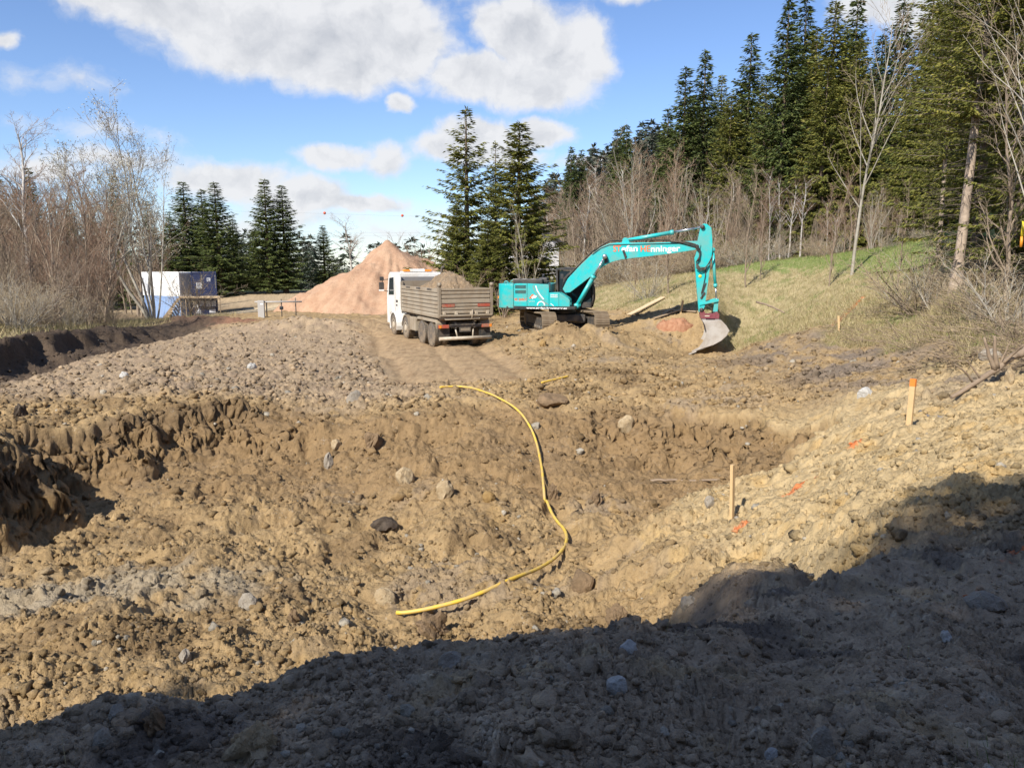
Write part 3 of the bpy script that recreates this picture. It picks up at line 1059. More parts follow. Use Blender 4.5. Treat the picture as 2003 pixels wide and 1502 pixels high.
# cab
b = MB()
b.prism([(6.15, 0.98), (6.15, 3.06), (6.3, 3.12), (7.75, 3.12), (8.0, 3.02), (8.42, 1.95), (8.46, 0.55), (7.85, 0.55), (7.85, 1.02), (7.72, 1.12), (6.68, 1.12), (6.55, 0.98)], -1.2, 1.2, bev=0.035)
cab = b.build('cab', M_white, TR)
m = MB()
m.box((6.125, 0, 2.32), (0.02, 2.12, 1.18), bev=0.004)
m.build('rear_panel', M_cabgrey, cab)
for s in (1, -1):
    m = MB()
    m.prism([(7.05, 2.02), (8.02, 1.98), (7.84, 2.82), (7.05, 2.88)], s * 1.2, s * 1.212)
    m.build('side_window', M_cabglass, cab)
    m = MB()
    m.box((6.52, s * 1.207, 1.72), (0.30, 0.012, 0.11))
    m.box((6.56, s * 1.207, 1.52), (0.22, 0.012, 0.07))
    m.build('air_vent', M_dark, cab)
    m = MB()
    m.prism([(6.86, 1.18), (6.88, 2.92), (6.865, 2.92), (6.845, 1.18)], s * 1.2, s * 1.206)
    m.build('door_gap', M_dark, cab)
    m = MB()
    m.box((6.1, s * 1.16, 2.0), (0.28, 0.07, 1.95), bev=0.02)
    m.build('side_deflector', M_white, cab)
    m = MB()
    for k in range(13):
        a0, a1 = R(200 - k * 17), R(200 - (k + 1) * 17)
        c = [(7.2 + r_ * math.cos(a), 0.52 + r_ * math.sin(a)) for r_, a in ((0.60, a0), (0.60, a1), (0.66, a1), (0.66, a0))]
        m.prism(c, s * 0.92, s * 1.23)
    m.build('wheel_arch', M_white, cab)
    m = MB()
    m.tube([(8.2, s * 1.18, 2.75), (8.42, s * 1.42, 2.72), (8.42, s * 1.45, 2.2), (8.22, s * 1.2, 2.15)], 0.022, 7)
    mir = m.build('mirror_arm', M_dark, cab)
    m = MB()
    m.box((8.42, s * 1.47, 2.42), (0.16, 0.24, 0.36), bev=0.04)
    m.box((8.42, s * 1.45, 2.78), (0.14, 0.2, 0.2), bev=0.04)
    m.build('mirror', M_dark, mir)
    m = MB()
    m.box((8.42, s * 1.47, 2.19), (0.17, 0.25, 0.08), bev=0.02)
    m.build('mirror_cap', M_white, mir)
m = MB()
m.prism([(8.08, 2.92), (8.44, 2.02), (8.45, 2.02), (8.1, 2.94)], -1.08, 1.08)
m.build('windscreen', M_cabglass, cab)
m = MB()
m.box((7.0, 0, 3.22), (0.26, 0.75, 0.12), bev=0.03)
bar = m.build('light_bar', M_white, cab)
for s in (1, -1):
    m = MB()
    m.box((7.0, s * 0.56, 3.20), (0.22, 0.34, 0.10), bev=0.03)
    m.build('beacon', M_orange, bar)
m = MB()
m.box((7.0, 0, 3.14), (0.1, 1.7, 0.05))
m.box((6.2, 0, 3.075), (0.08, 2.2, 0.06))
m.build('roof_rail', M_white, cab)
m = MB()
m.tube([(5.98, -0.95, 1.3), (5.98, -0.95, 3.2), (5.94, -0.97, 3.34), (5.86, -1.0, 3.40)], 0.065, 10)
m.build('exhaust_pipe', M_under, TR)
for s in (1, -1):
    m = MB()
    m.prism([(0.42, 1.06), (0.55, 1.20), (3.05, 1.20), (3.22, 1.06), (3.22, 0.96), (3.12, 1.08), (0.52, 1.08), (0.42, 0.80)], s * 0.78, s * 1.22, bev=0.012)
    m.build('mudguard', M_board, TR)
    m = MB()
    for k in range(10):
        a0, a1 = R(185 - k * 18), R(185 - (k + 1) * 18)
        c = [(5.05 + r_ * math.cos(a), 0.52 + r_ * math.sin(a)) for r_, a in ((0.58, a0), (0.58, a1), (0.63, a1), (0.63, a0))]
        m.prism(c, s * 0.85, s * 1.22)
    m.build('mudguard', M_board2, TR)
    m = MB()
    for k in range(3):
        m.box((3.62 + k * 0.30, s * 1.0, 0.80), (0.27, 0.42, 0.62), bev=0.05)
    m.build('fuel_tank', M_board, TR)
    m = MB()
    m.box((6.05, s * 0.98, 0.95), (0.75, 0.45, 0.42), bev=0.06)
    m.build('side_locker', M_white, TR)
    m = MB()
    m.box((0.30, s * 0.93, 0.72), (0.03, 0.52, 0.52))
    m.build('mud_flap', M_rubber, TR)
    m = MB()
    m.box((0.16, s * 0.98, 0.93), (0.10, 0.46, 0.14), bev=0.015)
    lm = m.build('tail_lamp', M_red, TR)
    m = MB()
    m.box((0.105, s * 1.14, 0.93), (0.012, 0.1, 0.12))
    m.build('indicator', M_orange, lm)
m = MB()
m.tube([(0.14, -1.18, 0.42), (0.14, 1.18, 0.42)], 0.075, 12)
for s in (1, -1):
    m.tube([(0.2, s * 0.35, 0.47), (0.32, s * 0.42, 0.9)], 0.035, 8)
m.build('underrun_bar', M_rim, TR)
m = MB()
m.box((0.2, 0.0, 0.78), (0.02, 0.52, 0.20))
m.box((0.24, 0, 0.95), (0.10, 1.5, 0.13))
m.build('plate_carrier', M_under, TR)
m = MB()
m.box((0.185, 0.0, 0.78), (0.008, 0.42, 0.11))
m.build('number_plate', M_board2, TR)


# soil heaped in the bed
def heightfield(name, x0, x1, y0, y1, step, fn, matl, skirt=True):
    xs = np.arange(x0, x1 + 1e-6, step)
    ys = np.arange(y0, y1 + 1e-6, step)
    XX, YY = np.meshgrid(xs, ys)
    z = fn(XX.ravel(), YY.ravel())
    ny, nx_ = XX.shape
    v = np.stack([XX.ravel(), YY.ravel(), z], 1)
    idx = np.arange(nx_ * ny).reshape(ny, nx_)
    f = np.stack([idx[:-1, :-1], idx[:-1, 1:], idx[1:, 1:], idx[1:, :-1]], -1).reshape(-1, 4)
    return np_mesh(name, v, f, matl)


def mat_soil(name, cols, scale=3.0, bump=0.8):
    m, N, b_ = mat_base(name)
    tcn = N.n.new('ShaderNodeTexCoord')
    ob = tcn.outputs['Object']
    n1 = N.noise(ob, scale, 6, 0.65)
    n2 = N.noise(ob, scale * 6, 5, 0.7)
    c = N.mix(N.smooth(n1, 0.35, 0.65), cols[0], cols[1])
    if len(cols) > 2:
        c = N.mix(N.smooth(n2, 0.55, 0.72), c, cols[2])
    c = N.mix(1.0, c, N.mix(n2, (0.6,) * 3, (1.25,) * 3), 'MULTIPLY')
    N.put(b_.inputs['Base Color'], c)
    b_.inputs['Roughness'].default_value = 0.95
    b_.inputs['Specular IOR Level'].default_value = 0.15
    bn = N.n.new('ShaderNodeBump')
    bn.inputs['Strength'].default_value = bump
    bn.inputs['Distance'].default_value = 0.05
    N.put(bn.inputs['Height'], n2)
    N.put(b_.inputs['Normal'], bn.outputs[0])
    return m


def load_fn(X, Y):
    e = np.minimum(np.minimum(X - 0.14, 5.66 - X) / 0.9, (1.14 - np.abs(Y)) / 0.75)
    z = 2.20 + 0.75 * sstep(e, 0.0, 1.6) + 0.26 * np.exp(-((X - 2.2) / 1.2) ** 2 - ((Y + 0.35) / 0.8) ** 2) - 0.2 * np.exp(-((X - 4.4) / 0.9) ** 2)
    z += clods(X * 1.0 + 50, Y + 50, 0.5, 301, 0.7, 0.2, 0.55, 0.7) * 0.9 + clods(X + 50, Y + 50, 0.22, 302, 0.75, 0.2, 0.6, 0.7) + clods(X + 50, Y + 50, 0.1, 303, 0.8, 0.2, 0.6, 0.7)
    return z


M_load = mat_soil('load_soil', [(0.20, 0.15, 0.10), (0.30, 0.21, 0.125), (0.38, 0.32, 0.24)], 2.0)
ld = link('soil_load', heightfield('soil_load', 0.12, 5.68, -1.13, 1.13, 0.035, load_fn, M_load))
ld.location = TR.location
ld.rotation_euler = TR.rotation_euler
tag(ld, 'lumpy brown soil heaped above the lorry bed sides', 'soil load')

# ================================================================== tracked excavator
XP = Vector((P(1100, 642, 38.0).x, 38.0, 0.0))
EXZ = 0.36
XA = R(-10)
EX_ROOT = empty('crawler_excavator', (XP.x, XP.y, EXZ), XA, 'turquoise crawler excavator with lettered boom and steel ditching bucket', 'excavator')


def E(cx, cy, sx=165.0, sz=167.0):
    return ((cx - 596) / sx, (912 - cy) / sz)


def EP(*pts):
    return [E(*p) for p in pts]


def track(side):
    th = R(-68)           # towards the near end, in the excavator's own axes
    ax = Vector((math.cos(th), math.sin(th), 0))
    sd = Vector((-ax.y, ax.x, 0)) * side
    c = sd * 1.28
    rot = math.atan2(ax.y, ax.x)
    m = MB()
    m.prism([(-1.85, 0.36), (-1.7, 0.30), (1.7, 0.30), (1.85, 0.36), (1.85, 0.62), (1.6, 0.76), (-1.6, 0.76), (-1.85, 0.62)], -0.17, 0.17, bev=0.03)
    fr = m.build('track_frame', M_under, EX_ROOT, c)
    fr.rotation_euler = (0, 0, rot)
    m = MB()
    m.lathe([(0.03, -0.2), (0.36, -0.18), (0.42, -0.08), (0.42, 0.08), (0.36, 0.18), (0.03, 0.2)], (1.92, 0, 0.5), seg=24)
    m.build('idler', M_track, fr)
    m = MB()
    m.lathe([(0.03, -0.2), (0.3, -0.18), (0.40, -0.06), (0.40, 0.06), (0.3, 0.18), (0.03, 0.2)], (-1.92, 0, 0.5), seg=24)
    m.build('sprocket', M_track, fr)
    for k in range(8):
        m = MB()
        m.lathe([(0.03, -0.22), (0.11, -0.2), (0.11, 0.2), (0.03, 0.22)], (-1.5 + k * 0.43, 0, 0.22), seg=12)
        m.build('roller', M_under, fr)
    # shoes round an oval
    half, rr, n = 1.92, 0.46, 46
    per = 4 * half + 2 * math.pi * rr
    sh = MB()
    sh.box((0, 0, 0), (per / n - 0.012, 0.70, 0.03))
    for xx in (-0.07, 0.0, 0.07):
        sh.box((xx, 0, 0.028), (0.016, 0.70, 0.032))
    sh.box((0, 0, -0.05), (per / n + 0.02, 0.22, 0.07))
    proto = sh.build('track_shoe', M_track, fr)
    for k in range(n):
        o = proto if k == 0 else proto.copy()
        if k:
            COL.objects.link(o)
        s = (k + 0.4) * per / n
        if s < 2 * half:
            x, z, a = -half + s, 0.5 + rr, 0
            z -= 0.05 * math.sin(math.pi * (s / (2 * half))) * 1.2
        elif s < 2 * half + math.pi * rr:
            t = (s - 2 * half) / rr
            x, z, a = half + rr * math.sin(t), 0.5 + rr * math.cos(t), t
        elif s < 4 * half + math.pi * rr:
            x, z, a = half - (s - 2 * half - math.pi * rr), 0.5 - rr, math.pi
        else:
            t = (s - 4 * half - math.pi * rr) / rr
            x, z, a = -half - rr * math.sin(t), 0.5 - rr * math.cos(t), math.pi + t
        o.parent = fr
        o.location = (x, 0, z)
        o.rotation_euler = (0, a, 0)


track(1)
track(-1)
m = MB()
th = R(-68) + R(90)
m.box((0, 0, 0.62), (1.9, 1.5, 0.34), Matrix.Rotation(th, 3, 'Z'), bev=0.06)
m.box((0, 0, 0.52), (2.3, 0.5, 0.3), Matrix.Rotation(th + 0.5, 3, 'Z'), bev=0.05)
m.box((0, 0, 0.52), (2.3, 0.5, 0.3), Matrix.Rotation(th - 0.5, 3, 'Z'), bev=0.05)
m.build('carbody', M_under, EX_ROOT)
m = MB()
m.lathe([(0.1, 0.75), (0.66, 0.76), (0.68, 1.06), (0.1, 1.08)], (0, 0, 0), axis='z', seg=28)
m.build('slew_ring', M_dark, EX_ROOT)
m = MB()
m.prism([(-2.55, 1.08), (0.75, 1.08), (0.75, 1.22), (-2.55, 1.22)], -1.475, 1.475, bev=0.02)
belt = m.build('platform', M_dark, EX_ROOT)
text_part('lettering', 'www.stefan-henninger.at', M_white_l, belt, 0.12, (-1.58, -1.485, 1.105), (R(90), 0, 0), width=1.95, bold=0.004)
# counterweight with rounded corners in plan
m = MB()
pl = [(-2.2, 1.49)]
for k in range(9):
    a = R(90 + k * 11.25)
    pl.append((-2.42 + 0.6 * math.cos(a), 0.9 + 0.58 * math.sin(a)))
for k in range(9):
    a = R(180 + k * 11.25)
    pl.append((-2.42 + 0.6 * math.cos(a), -0.9 + 0.58 * math.sin(a)))
pl.append((-2.2, -1.49))
m.prism(pl, 1.13, 2.28, axis='z', bev=0.05)
cw = m.build('counterweight', mat('teal_rusty', (0.012, 0.45, 0.455), 0.42, dirt=(0.36, 0.22, 0.10), dirt_amt=0.55, scale=0.9, vary=0.08), EX_ROOT)
m = MB()
for y in (-0.9, 0.9):
    m.tube([(-2.75, y, 2.27), (-2.75, y, 2.36), (-2.66, y, 2.40), (-2.57, y, 2.36), (-2.57, y, 2.27)], 0.022, 7)
m.build('lifting_eye', M_teal, cw)
m = MB()
m.box((-3.0, -0.95, 1.62), (0.05, 0.18, 0.12), Matrix.Rotation(R(45), 3, 'Z'))
m.build('marker_lamp', M_orange, cw)
# engine house, right-hand doors
m = MB()
m.prism([(-2.185, 1.225), (-2.185, 2.26), (-2.1, 2.3), (-1.55, 2.3), (-1.545, 1.225)], -1.49, 1.49, bev=0.015)
eng = m.build('engine_house', M_teal, EX_ROOT)
for g0 in (2.20, 1.96):
    for k in range(3):
        m = MB()
        m.box((-1.86, -1.492, g0 - k * 0.055), (0.52, 0.02, 0.032))
        m.build('louvre', M_dark, eng)
text_part('model_lettering', 'SK 260LC', M_orange_l, eng, 0.15, (-2.16, -1.497, 1.50), (R(90), 0, 0), width=0.62, bold=0.004)
m = MB()
m.box((-1.86, -1.497, 1.46), (0.55, 0.006, 0.012))
m.build('stripe', M_white_l, eng)
m = MB()
m.prism([(-1.535, 1.225), (-1.535, 2.3), (-0.55, 2.26), (-0.5, 2.22), (-0.49, 1.225)], -1.485, -0.55, bev=0.015)
pump = m.build('pump_door', M_teal, EX_ROOT)
m = MB()
m.prism([(-1.535, 1.225), (-1.535, 2.3), (-0.5, 2.26), (-0.49, 1.225)], -0.54, 1.45, bev=0.015)
m.build('engine_deck', M_teal, EX_ROOT)


def band(pts, w, y0, y1):
    mb_ = MB()
    for (x0, z0), (x1, z1) in zip(pts, pts[1:]):
        d = Vector((x1 - x0, z1 - z0)).normalized()
        n_ = Vector((-d.y, d.x)) * w / 2
        mb_.prism([(x0 + n_.x, z0 + n_.y), (x1 + n_.x, z1 + n_.y), (x1 - n_.x, z1 - n_.y), (x0 - n_.x, z0 - n_.y)], y0, y1)
    return mb_


arc1 = [(-1.13, 2.20), (-1.06, 1.98), (-0.92, 1.76), (-0.74, 1.56), (-0.55, 1.40), (-0.36, 1.29), (-0.2, 1.25)]
band([(x - 0.13, z) for x, z in arc1][:-1], 0.03, -1.493, -1.488).build('stripe', M_cabgrey, pump)
band(arc1[:4], 0.05, -1.495, -1.489).build('stripe', M_white_l, pump)
ring = [(-0.87 + 0.17 * math.cos(a), 1.28 + 0.17 * math.sin(a)) for a in np.linspace(R(-5), R(185), 14)]
band(ring, 0.05, -1.498, -1.489).build('ring_mark', M_white_l, pump)
m = MB()
m.prism([(-1.45, 1.60), (-1.30, 1.80), (-1.22, 1.78), (-1.36, 1.58)], -1.496, -1.489)
m.build('emblem', M_orange_l, pump)
m = MB()
m.prism([(-1.34, 1.66), (-1.20, 1.76), (-1.06, 1.70), (-1.16, 1.60), (-1.2, 1.64), (-1.28, 1.56)], -1.499, -1.489)
m.build('emblem', M_white_l, pump)
text_part('lettering', 'SERVICE', M_white_l, pump, 0.05, (-1.46, -1.49, 1.44), (R(90), 0, 0), width=0.3)
# tank and toolbox in front of it, sloping down to the nose
m = MB()
m.prism([(-0.48, 1.225), (-0.48, 1.88), (0.0, 1.87), (0.42, 1.62), (0.5, 1.52), (0.5, 1.225)], -1.48, -0.5, bev=0.02)
tank = m.build('tank', M_teal, EX_ROOT)
text_part('lettering', 'STEFAN', M_white_l, tank, 0.09, (-0.62 + 0.2, -1.487, 1.73), (R(90), 0, 0), width=0.33, bold=0.003)
text_part('lettering', 'HENNINGER', M_white_l, tank, 0.06, (-0.42, -1.487, 1.655), (R(90), 0, 0), width=0.35, bold=0.002)
band([(-0.49 + 0.08, 1.36), (-0.36 + 0.1, 1.25)], 0.03, -1.488, -1.483).build('stripe', M_white_l, tank)
m = MB()
m.box((-0.02, -1.482, 1.54), (0.012, 0.01, 0.60))
m.build('panel_gap', M_dark, tank)
m = MB()
m.tube([(-0.66, -1.42, 2.30), (-0.66, -1.42, 2.42), (-0.46, -1.42, 2.42), (-0.46, -1.42, 1.98), (-0.52, -1.42, 1.9)], 0.028, 7)
m.build('handrail', M_dark, EX_ROOT)
m = MB()
m.box((-1.55, -0.5, 2.40), (1.42, 1.5, 0.22), bev=0.05)
m.box((-0.85, -0.6, 2.43), (0.42, 0.8, 0.30), bev=0.08)
m.tube([(-1.0, 0.2, 2.3), (-1.0, 0.2, 2.66), (-0.95, 0.2, 2.72)], 0.06, 9)
hood = m.build('engine_hood', M_dark, EX_ROOT)
m = MB()
for x in (-2.15, -1.75, -1.35):
    m.box((x, -1.1, 2.48), (0.12, 0.04, 0.06), bev=0.01)
    m.tube([(x - 0.12, -1.2, 2.3), (x - 0.12, -1.2, 2.5), (x + 0.2, -1.2, 2.52)], 0.014, 6)
m.build('hood_latch', M_steel, hood)
# operator's cab (far side)
cabx = [E(530, 735), E(530, 410), E(600, 402), E(720, 412), E(800, 480), E(836, 580), E(838, 660), E(820, 735)]
m = MB()
m.prism([cabx[0], cabx[1], cabx[2], cabx[3], (cabx[3][0] - 0.02, cabx[3][1] - 0.09), (cabx[1][0] + 0.08, cabx[1][1] - 0.09), (cabx[0][0] + 0.16, cabx[0][1])], 0.5, 1.46, bev=0.015)
m.prism([cabx[0], (cabx[0][0], cabx[0][1] + 0.28), (cabx[7][0], cabx[7][1] + 0.28), cabx[7]], 0.5, 1.46, bev=0.015)
for y in (0.52, 1.44):
    pts = [(cabx[3][0], y, cabx[3][1] - 0.03)] + [(c[0], y, c[1]) for c in cabx[4:]]
    m.tube(pts, 0.045, 8)
    m.tube([(E(650, 0)[0], y, E(0, 420)[1]), (E(655, 0)[0], y, E(0, 700)[1])], 0.04, 8)
ecab = m.build('operator_cab', M_dark, EX_ROOT)
m = MB()
m.prism([E(560, 700), E(558, 432), E(710, 432), E(782, 490), E(820, 585), E(822, 690)], 0.535, 0.545)
m.build('cab_window', M_cabglass, ecab)
m = MB()
m.prism([E(560, 700), E(558, 432), E(710, 432), E(782, 490), E(820, 585), E(822, 690)], 1.425, 1.435)
m.build('cab_window', M_cabglass, ecab)
m = MB()
m.prism([E(725, 420), E(800, 486), E(832, 582), E(834, 680), E(828, 680), E(826, 584), E(795, 490), E(722, 428)], 0.56, 1.40)
m.build('windscreen', M_cabglass, ecab)
m = MB()
m.box((0.35, 1.0, 1.62), (0.5, 0.5, 0.14), bev=0.04)
m.box((0.12, 1.0, 2.05), (0.14, 0.5, 0.8), Matrix.Rotation(R(-8), 3, 'Y'), bev=0.04)
m.build('seat', M_rubber, ecab)
m = MB()
m.tube([(cabx[3][0], 0.46, 2.6), (1.5, 0.3, 2.3), (1.52, 0.3, 1.5)], 0.016, 6)
m.box((-0.1, 0.55, 2.6), (0.16, 0.05, 0.25), bev=0.02)
m.build('mirror', M_dark, ecab)
# boom
m = MB()
m.prism(EP((660, 603), (700, 572), (760, 525), (830, 470), (880, 425), (930, 388), (990, 358), (1060, 340), (1180, 325), (1300, 312), (1460, 292), (1600, 270), (1665, 258),
           (1672, 225), (1650, 196), (1560, 198), (1460, 205), (1280, 206), (1110, 206), (1030, 206), (965, 212), (900, 243), (830, 298), (730, 395), (640, 494), (600, 575), (620, 606)), -0.29, 0.29, bev=0.02)
boom = m.build('boom', M_teal, EX_ROOT)
y_ = -0.297
text_part('lettering', 'ST', M_orange_l, boom, 0.40, (E(998, 0)[0], y_, E(0, 277)[1]), (R(90), R(-1.2), 0), width=0.37, bold=0.007)
text_part('lettering', 'efan', M_white_l, boom, 0.40, (E(1064, 0)[0], y_, E(0, 277)[1]), (R(90), R(-1.2), 0), width=0.76, bold=0.007)
text_part('lettering', 'HE', M_orange_l, boom, 0.40, (E(1212, 0)[0], y_, E(0, 278)[1]), (R(90), R(-1.2), 0), width=0.46, bold=0.007)
text_part('lettering', 'nninger', M_white_l, boom, 0.40, (E(1292, 0)[0], y_, E(0, 279)[1]), (R(90), R(-1.2), 0), width=1.36, bold=0.007)
m = MB()
m.prism(EP((920, 300), (945, 296), (960, 358), (935, 372)), -0.34, 0.34, bev=0.02)
m.prism(EP((1068, 268), (1085, 262), (1108, 318), (1092, 334)), -0.33, -0.29, bev=0.01)
m.build('pin_boss', M_dark, boom)
m = MB()
for dy in (-0.16, -0.05, 0.07, 0.17):
    pts = [(620, 560), (628, 500), (730, 386), (830, 288), (905, 234), (965, 204), (1060, 196), (1200, 197), (1440, 196)]
    m.tube([(E(px, py)[0], dy, E(px, py)[1] + 0.03 + 0.03 * (i % 2) + abs(dy) * 0.1) for i, (px, py) in enumerate(pts)], 0.026, 6)
hs = m.build('hose_run', M_rubber, boom)
HOSES = []
for k, (dy, sag) in enumerate(((-0.33, 0), (-0.36, 12), (-0.30, 24), (0.3, 10))):
    pts = [(1440, 198), (1500, 200 + sag * 0.3), (1570, 205 + sag), (1630, 222 + sag), (1668, 262 + sag), (1662, 320 + sag), (1640, 360)]
    HOSES.append(([(E(*q)[0], dy, E(*q)[1]) for q in pts], 0.026))
for k in range(4):
    pts = [(1640, 365 + k * 12), (1670, 400 + k * 9), (1710, 402 + k * 5), (1740, 370 - k * 4), (1765, 300)]
    HOSES.append(([(E(*q)[0], -0.31 - 0.02 * k, E(*q)[1]) for q in pts], 0.024))
HOSES.append(([(E(*q)[0], -0.25, E(*q)[1]) for q in ((1715, 410), (1715, 470), (1705, 530), (1690, 600), (1700, 640))], 0.022))
for k in range(3):
    pts = [(596, 580), (604, 520 - k * 14), (640, 470 - k * 8), (690, 420 - k * 5)]
    HOSES.append(([(E(*q)[0], -0.2 + 0.12 * k, E(*q)[1]) for q in pts], 0.025))
for pts, r_ in HOSES:
    m = MB()
    m.tube(pts, r_, 6)
    m.build('hydraulic_hose', M_rubber, boom)
m = MB()
m.tube([(E(835, 290)[0], -0.305, E(835, 300)[1]), (E(900, 243)[0], -0.305, E(900, 250)[1]), (E(965, 216)[0], -0.305, E(965, 224)[1]), (E(1500, 205)[0], -0.305, E(1500, 214)[1])], 0.018, 6)
m.build('steel_pipe', M_dark, boom)


def cylinder(name, a, b, split, r, y, parent):
    """hydraulic ram from a to b (crop coordinates) with the barrel up to 'split'"""
    A, B = Vector((E(*a)[0], y, E(*a)[1])), Vector((E(*b)[0], y, E(*b)[1]))
    S = A + (B - A) * split
    d = (B - A).normalized()
    mb_ = MB()
    mb_.tube([A, S], r, 14)
    mb_.tube([S - d * 0.12, S + d * 0.05], r * 1.22, 14)
    mb_.lathe([(0.02, -r * 1.3), (r * 1.5, -r * 1.2), (r * 1.5, r * 1.2), (0.02, r * 1.3)], A, seg=14)
    o = mb_.build(name, M_teal, parent)
    mb_ = MB()
    mb_.tube([S, B], r * 0.55, 12)
    mb_.lathe([(0.02, -r * 1.3), (r * 1.2, -r * 1.2), (r * 1.2, r * 1.2), (0.02, r * 1.3)], B, seg=14)
    mb_.build('piston_rod', M_chrome, o)
    return o


for y in (-0.44, 0.44):
    cylinder('boom_cylinder', (715, 712), (935, 316), 0.60, 0.095, y, EX_ROOT)
cylinder('arm_cylinder', (1090, 190), (1680, 88), 0.62, 0.095, 0.0, EX_ROOT)
m = MB()
m.prism(EP((1060, 212), (1075, 172), (1105, 168), (1130, 212)), -0.2, -0.12, bev=0.01)
m.prism(EP((1060, 212), (1075, 172), (1105, 168), (1130, 212)), 0.12, 0.2, bev=0.01)
m.build('cylinder_bracket', M_teal, EX_ROOT)
# arm
m = MB()
m.prism(EP((1690, 62), (1712, 66), (1748, 95), (1757, 180), (1762, 260), (1748, 400), (1730, 620), (1716, 752), (1696, 768), (1676, 752), (1660, 620), (1636, 400), (1628, 330), (1650, 250),
           (1648, 195), (1662, 112), (1668, 75)), -0.215, 0.215, bev=0.02)
arm = m.build('arm', M_teal, EX_ROOT)
m = MB()
c_ = E(1676, 470)
m.lathe([(0.01, -0.004), (0.075, -0.004), (0.075, 0.004), (0.01, 0.004)], (c_[0], -0.221, c_[1]), seg=16)
m.build('warning_disc', mat('yellow_sticker', (0.75, 0.55, 0.04), 0.5), arm)
m = MB()
for p_ in ((1642, 240), (1680, 88), (1696, 735)):
    c_ = E(*p_)
    m.lathe([(0.01, -0.33), (0.10, -0.32), (0.10, 0.32), (0.01, 0.33)], (c_[0], 0, c_[1]), seg=16)
m.prism(EP((1690, 600), (1718, 520), (1726, 524), (1702, 606)), -0.25, -0.22)
m.prism(EP((1682, 640), (1716, 590), (1722, 604), (1690, 650)), -0.26, -0.22)
m.build('pivot_pin', M_dark, arm)
cylinder('bucket_cylinder', (1766, 265), (1810, 655), 0.73, 0.075, 0.0, EX_ROOT)
m = MB()
for y in (-0.26, 0.22):
    m.prism(EP((1680, 700), (1684, 682), (1800, 645), (1826, 648), (1822, 668), (1800, 672)), y, y + 0.05, bev=0.01)
m.build('arm_link', M_teal, EX_ROOT)
m = MB()
m.prism(EP((1795, 655), (1825, 652), (1820, 750), (1786, 750)), -0.17, 0.17, bev=0.02)
m.build('bucket_link', M_teal, EX_ROOT)
for k in range(2):
    m = MB()
    m.tube([(E(*q)[0], -0.2 + 0.1 * k, E(*q)[1]) for q in ((1712, 760), (1716, 715), (1740, 702), (1772, 722), (1782, 765))], 0.022, 6)
    m.build('coupler_hose', M_rubber, EX_ROOT)
# quick coupler and ditching bucket
m = MB()
m.prism(EP((1680, 745), (1712, 740), (1732, 768), (1790, 760), (1812, 745), (1834, 770), (1832, 803), (1690, 803)), -0.30, 0.30, bev=0.02)
coup = m.build('quick_coupler', M_maroon, EX_ROOT)
m = MB()
m.box((E(1740, 0)[0], -0.303, E(0, 782)[1]), (0.22, 0.006, 0.05))
m.build('coupler_label', M_rim, coup)
BW = 0.72
outer = [(1702, 812), (1846, 812), (1882, 850), (1908, 890), (1888, 935), (1850, 972), (1790, 1008), (1730, 1030), (1628, 1070)]
inner = [(1632, 1062), (1725, 1018), (1782, 995), (1838, 960), (1872, 925), (1888, 890), (1866, 856), (1836, 826), (1706, 826)]
m = MB()
m.prism(EP(*outer, *inner), -BW, BW)
bucket = m.build('bucket', M_steel, EX_ROOT)
side_p = [(1704, 818), (1846, 815), (1880, 852), (1904, 890), (1884, 932), (1848, 968), (1788, 1003), (1728, 1024), (1664, 1050), (1706, 985), (1728, 945), (1734, 895), (1722, 850)]
for s in (-1, 1):
    m = MB()
    m.prism(EP(*side_p), s * BW, s * (BW + 0.03))
    m.prism(EP((1722, 1026), (1790, 1003), (1850, 966), (1886, 930), (1905, 890), (1895, 888), (1876, 926), (1842, 958), (1784, 993), (1722, 1014)), s * (BW + 0.03), s * (BW + 0.05))
    m.prism(EP((1728, 1010), (1752, 955), (1760, 900), (1748, 845), (1756, 845), (1769, 900), (1761, 958), (1738, 1008)), s * (BW + 0.03), s * (BW + 0.042))
    m.build('side_plate', M_steel, bucket)
m = MB()
for y in (-0.22, 0.22):
    m.prism(EP((1700, 818), (1702, 790), (1722, 786), (1735, 818)), y - 0.03, y + 0.03)
    m.prism(EP((1800, 818), (1806, 788), (1826, 788), (1838, 818)), y - 0.03, y + 0.03)
m.build('bucket_ear', M_steel, bucket)
m = MB()
m.prism(EP((1600, 1080), (1660, 1058), (1664, 1062), (1606, 1086)), -BW - 0.03, BW + 0.03)
m.build('cutting_edge', M_steel, bucket)
# ================================================================== heap of reddish sand
HEAP_PK = P(765, 470, 66)
HEAP_BASE = -0.55


def heap_fn(X, Y):
    pk, p2, p3 = HEAP_PK, P(838, 512, 69), P(700, 545, 63)
    wx = fbm(X * 0.25, Y * 0.25, 3, 201) * 0.8
    z = np.full(X.shape, -1e9)
    for p, s in ((pk, 0.70), (p2, 0.66), (P(805, 497, 68), 0.68), (p3, 0.62)):
        r = np.hypot(X - p.x + wx, Y - p.y + wx)
        c = p.z - s * (np.sqrt(r * r + 0.12) - 0.3) + 0.018 * r ** 1.25 * (r > 0)
        z = np.maximum(z, c)
    a = np.arctan2(Y - pk.y, X - pk.x)
    r = np.hypot(X - pk.x, Y - pk.y)
    z += -np.abs(perlin(a * 5.5, r * 0.12, 202)) * 0.42 * sstep(r, 0.5, 3.5) + fbm(X * 0.9, Y * 0.9, 4, 203) * 0.14
    z += clods(X, Y, 0.6, 204, 0.4, 0.15, 0.5, 0.6) * 0.6 + clods(X, Y, 0.3, 205, 0.6, 0.15, 0.5, 0.6) * 0.7
    g = ground_base(X, Y)[0] - 0.35
    return np.maximum(z, g)


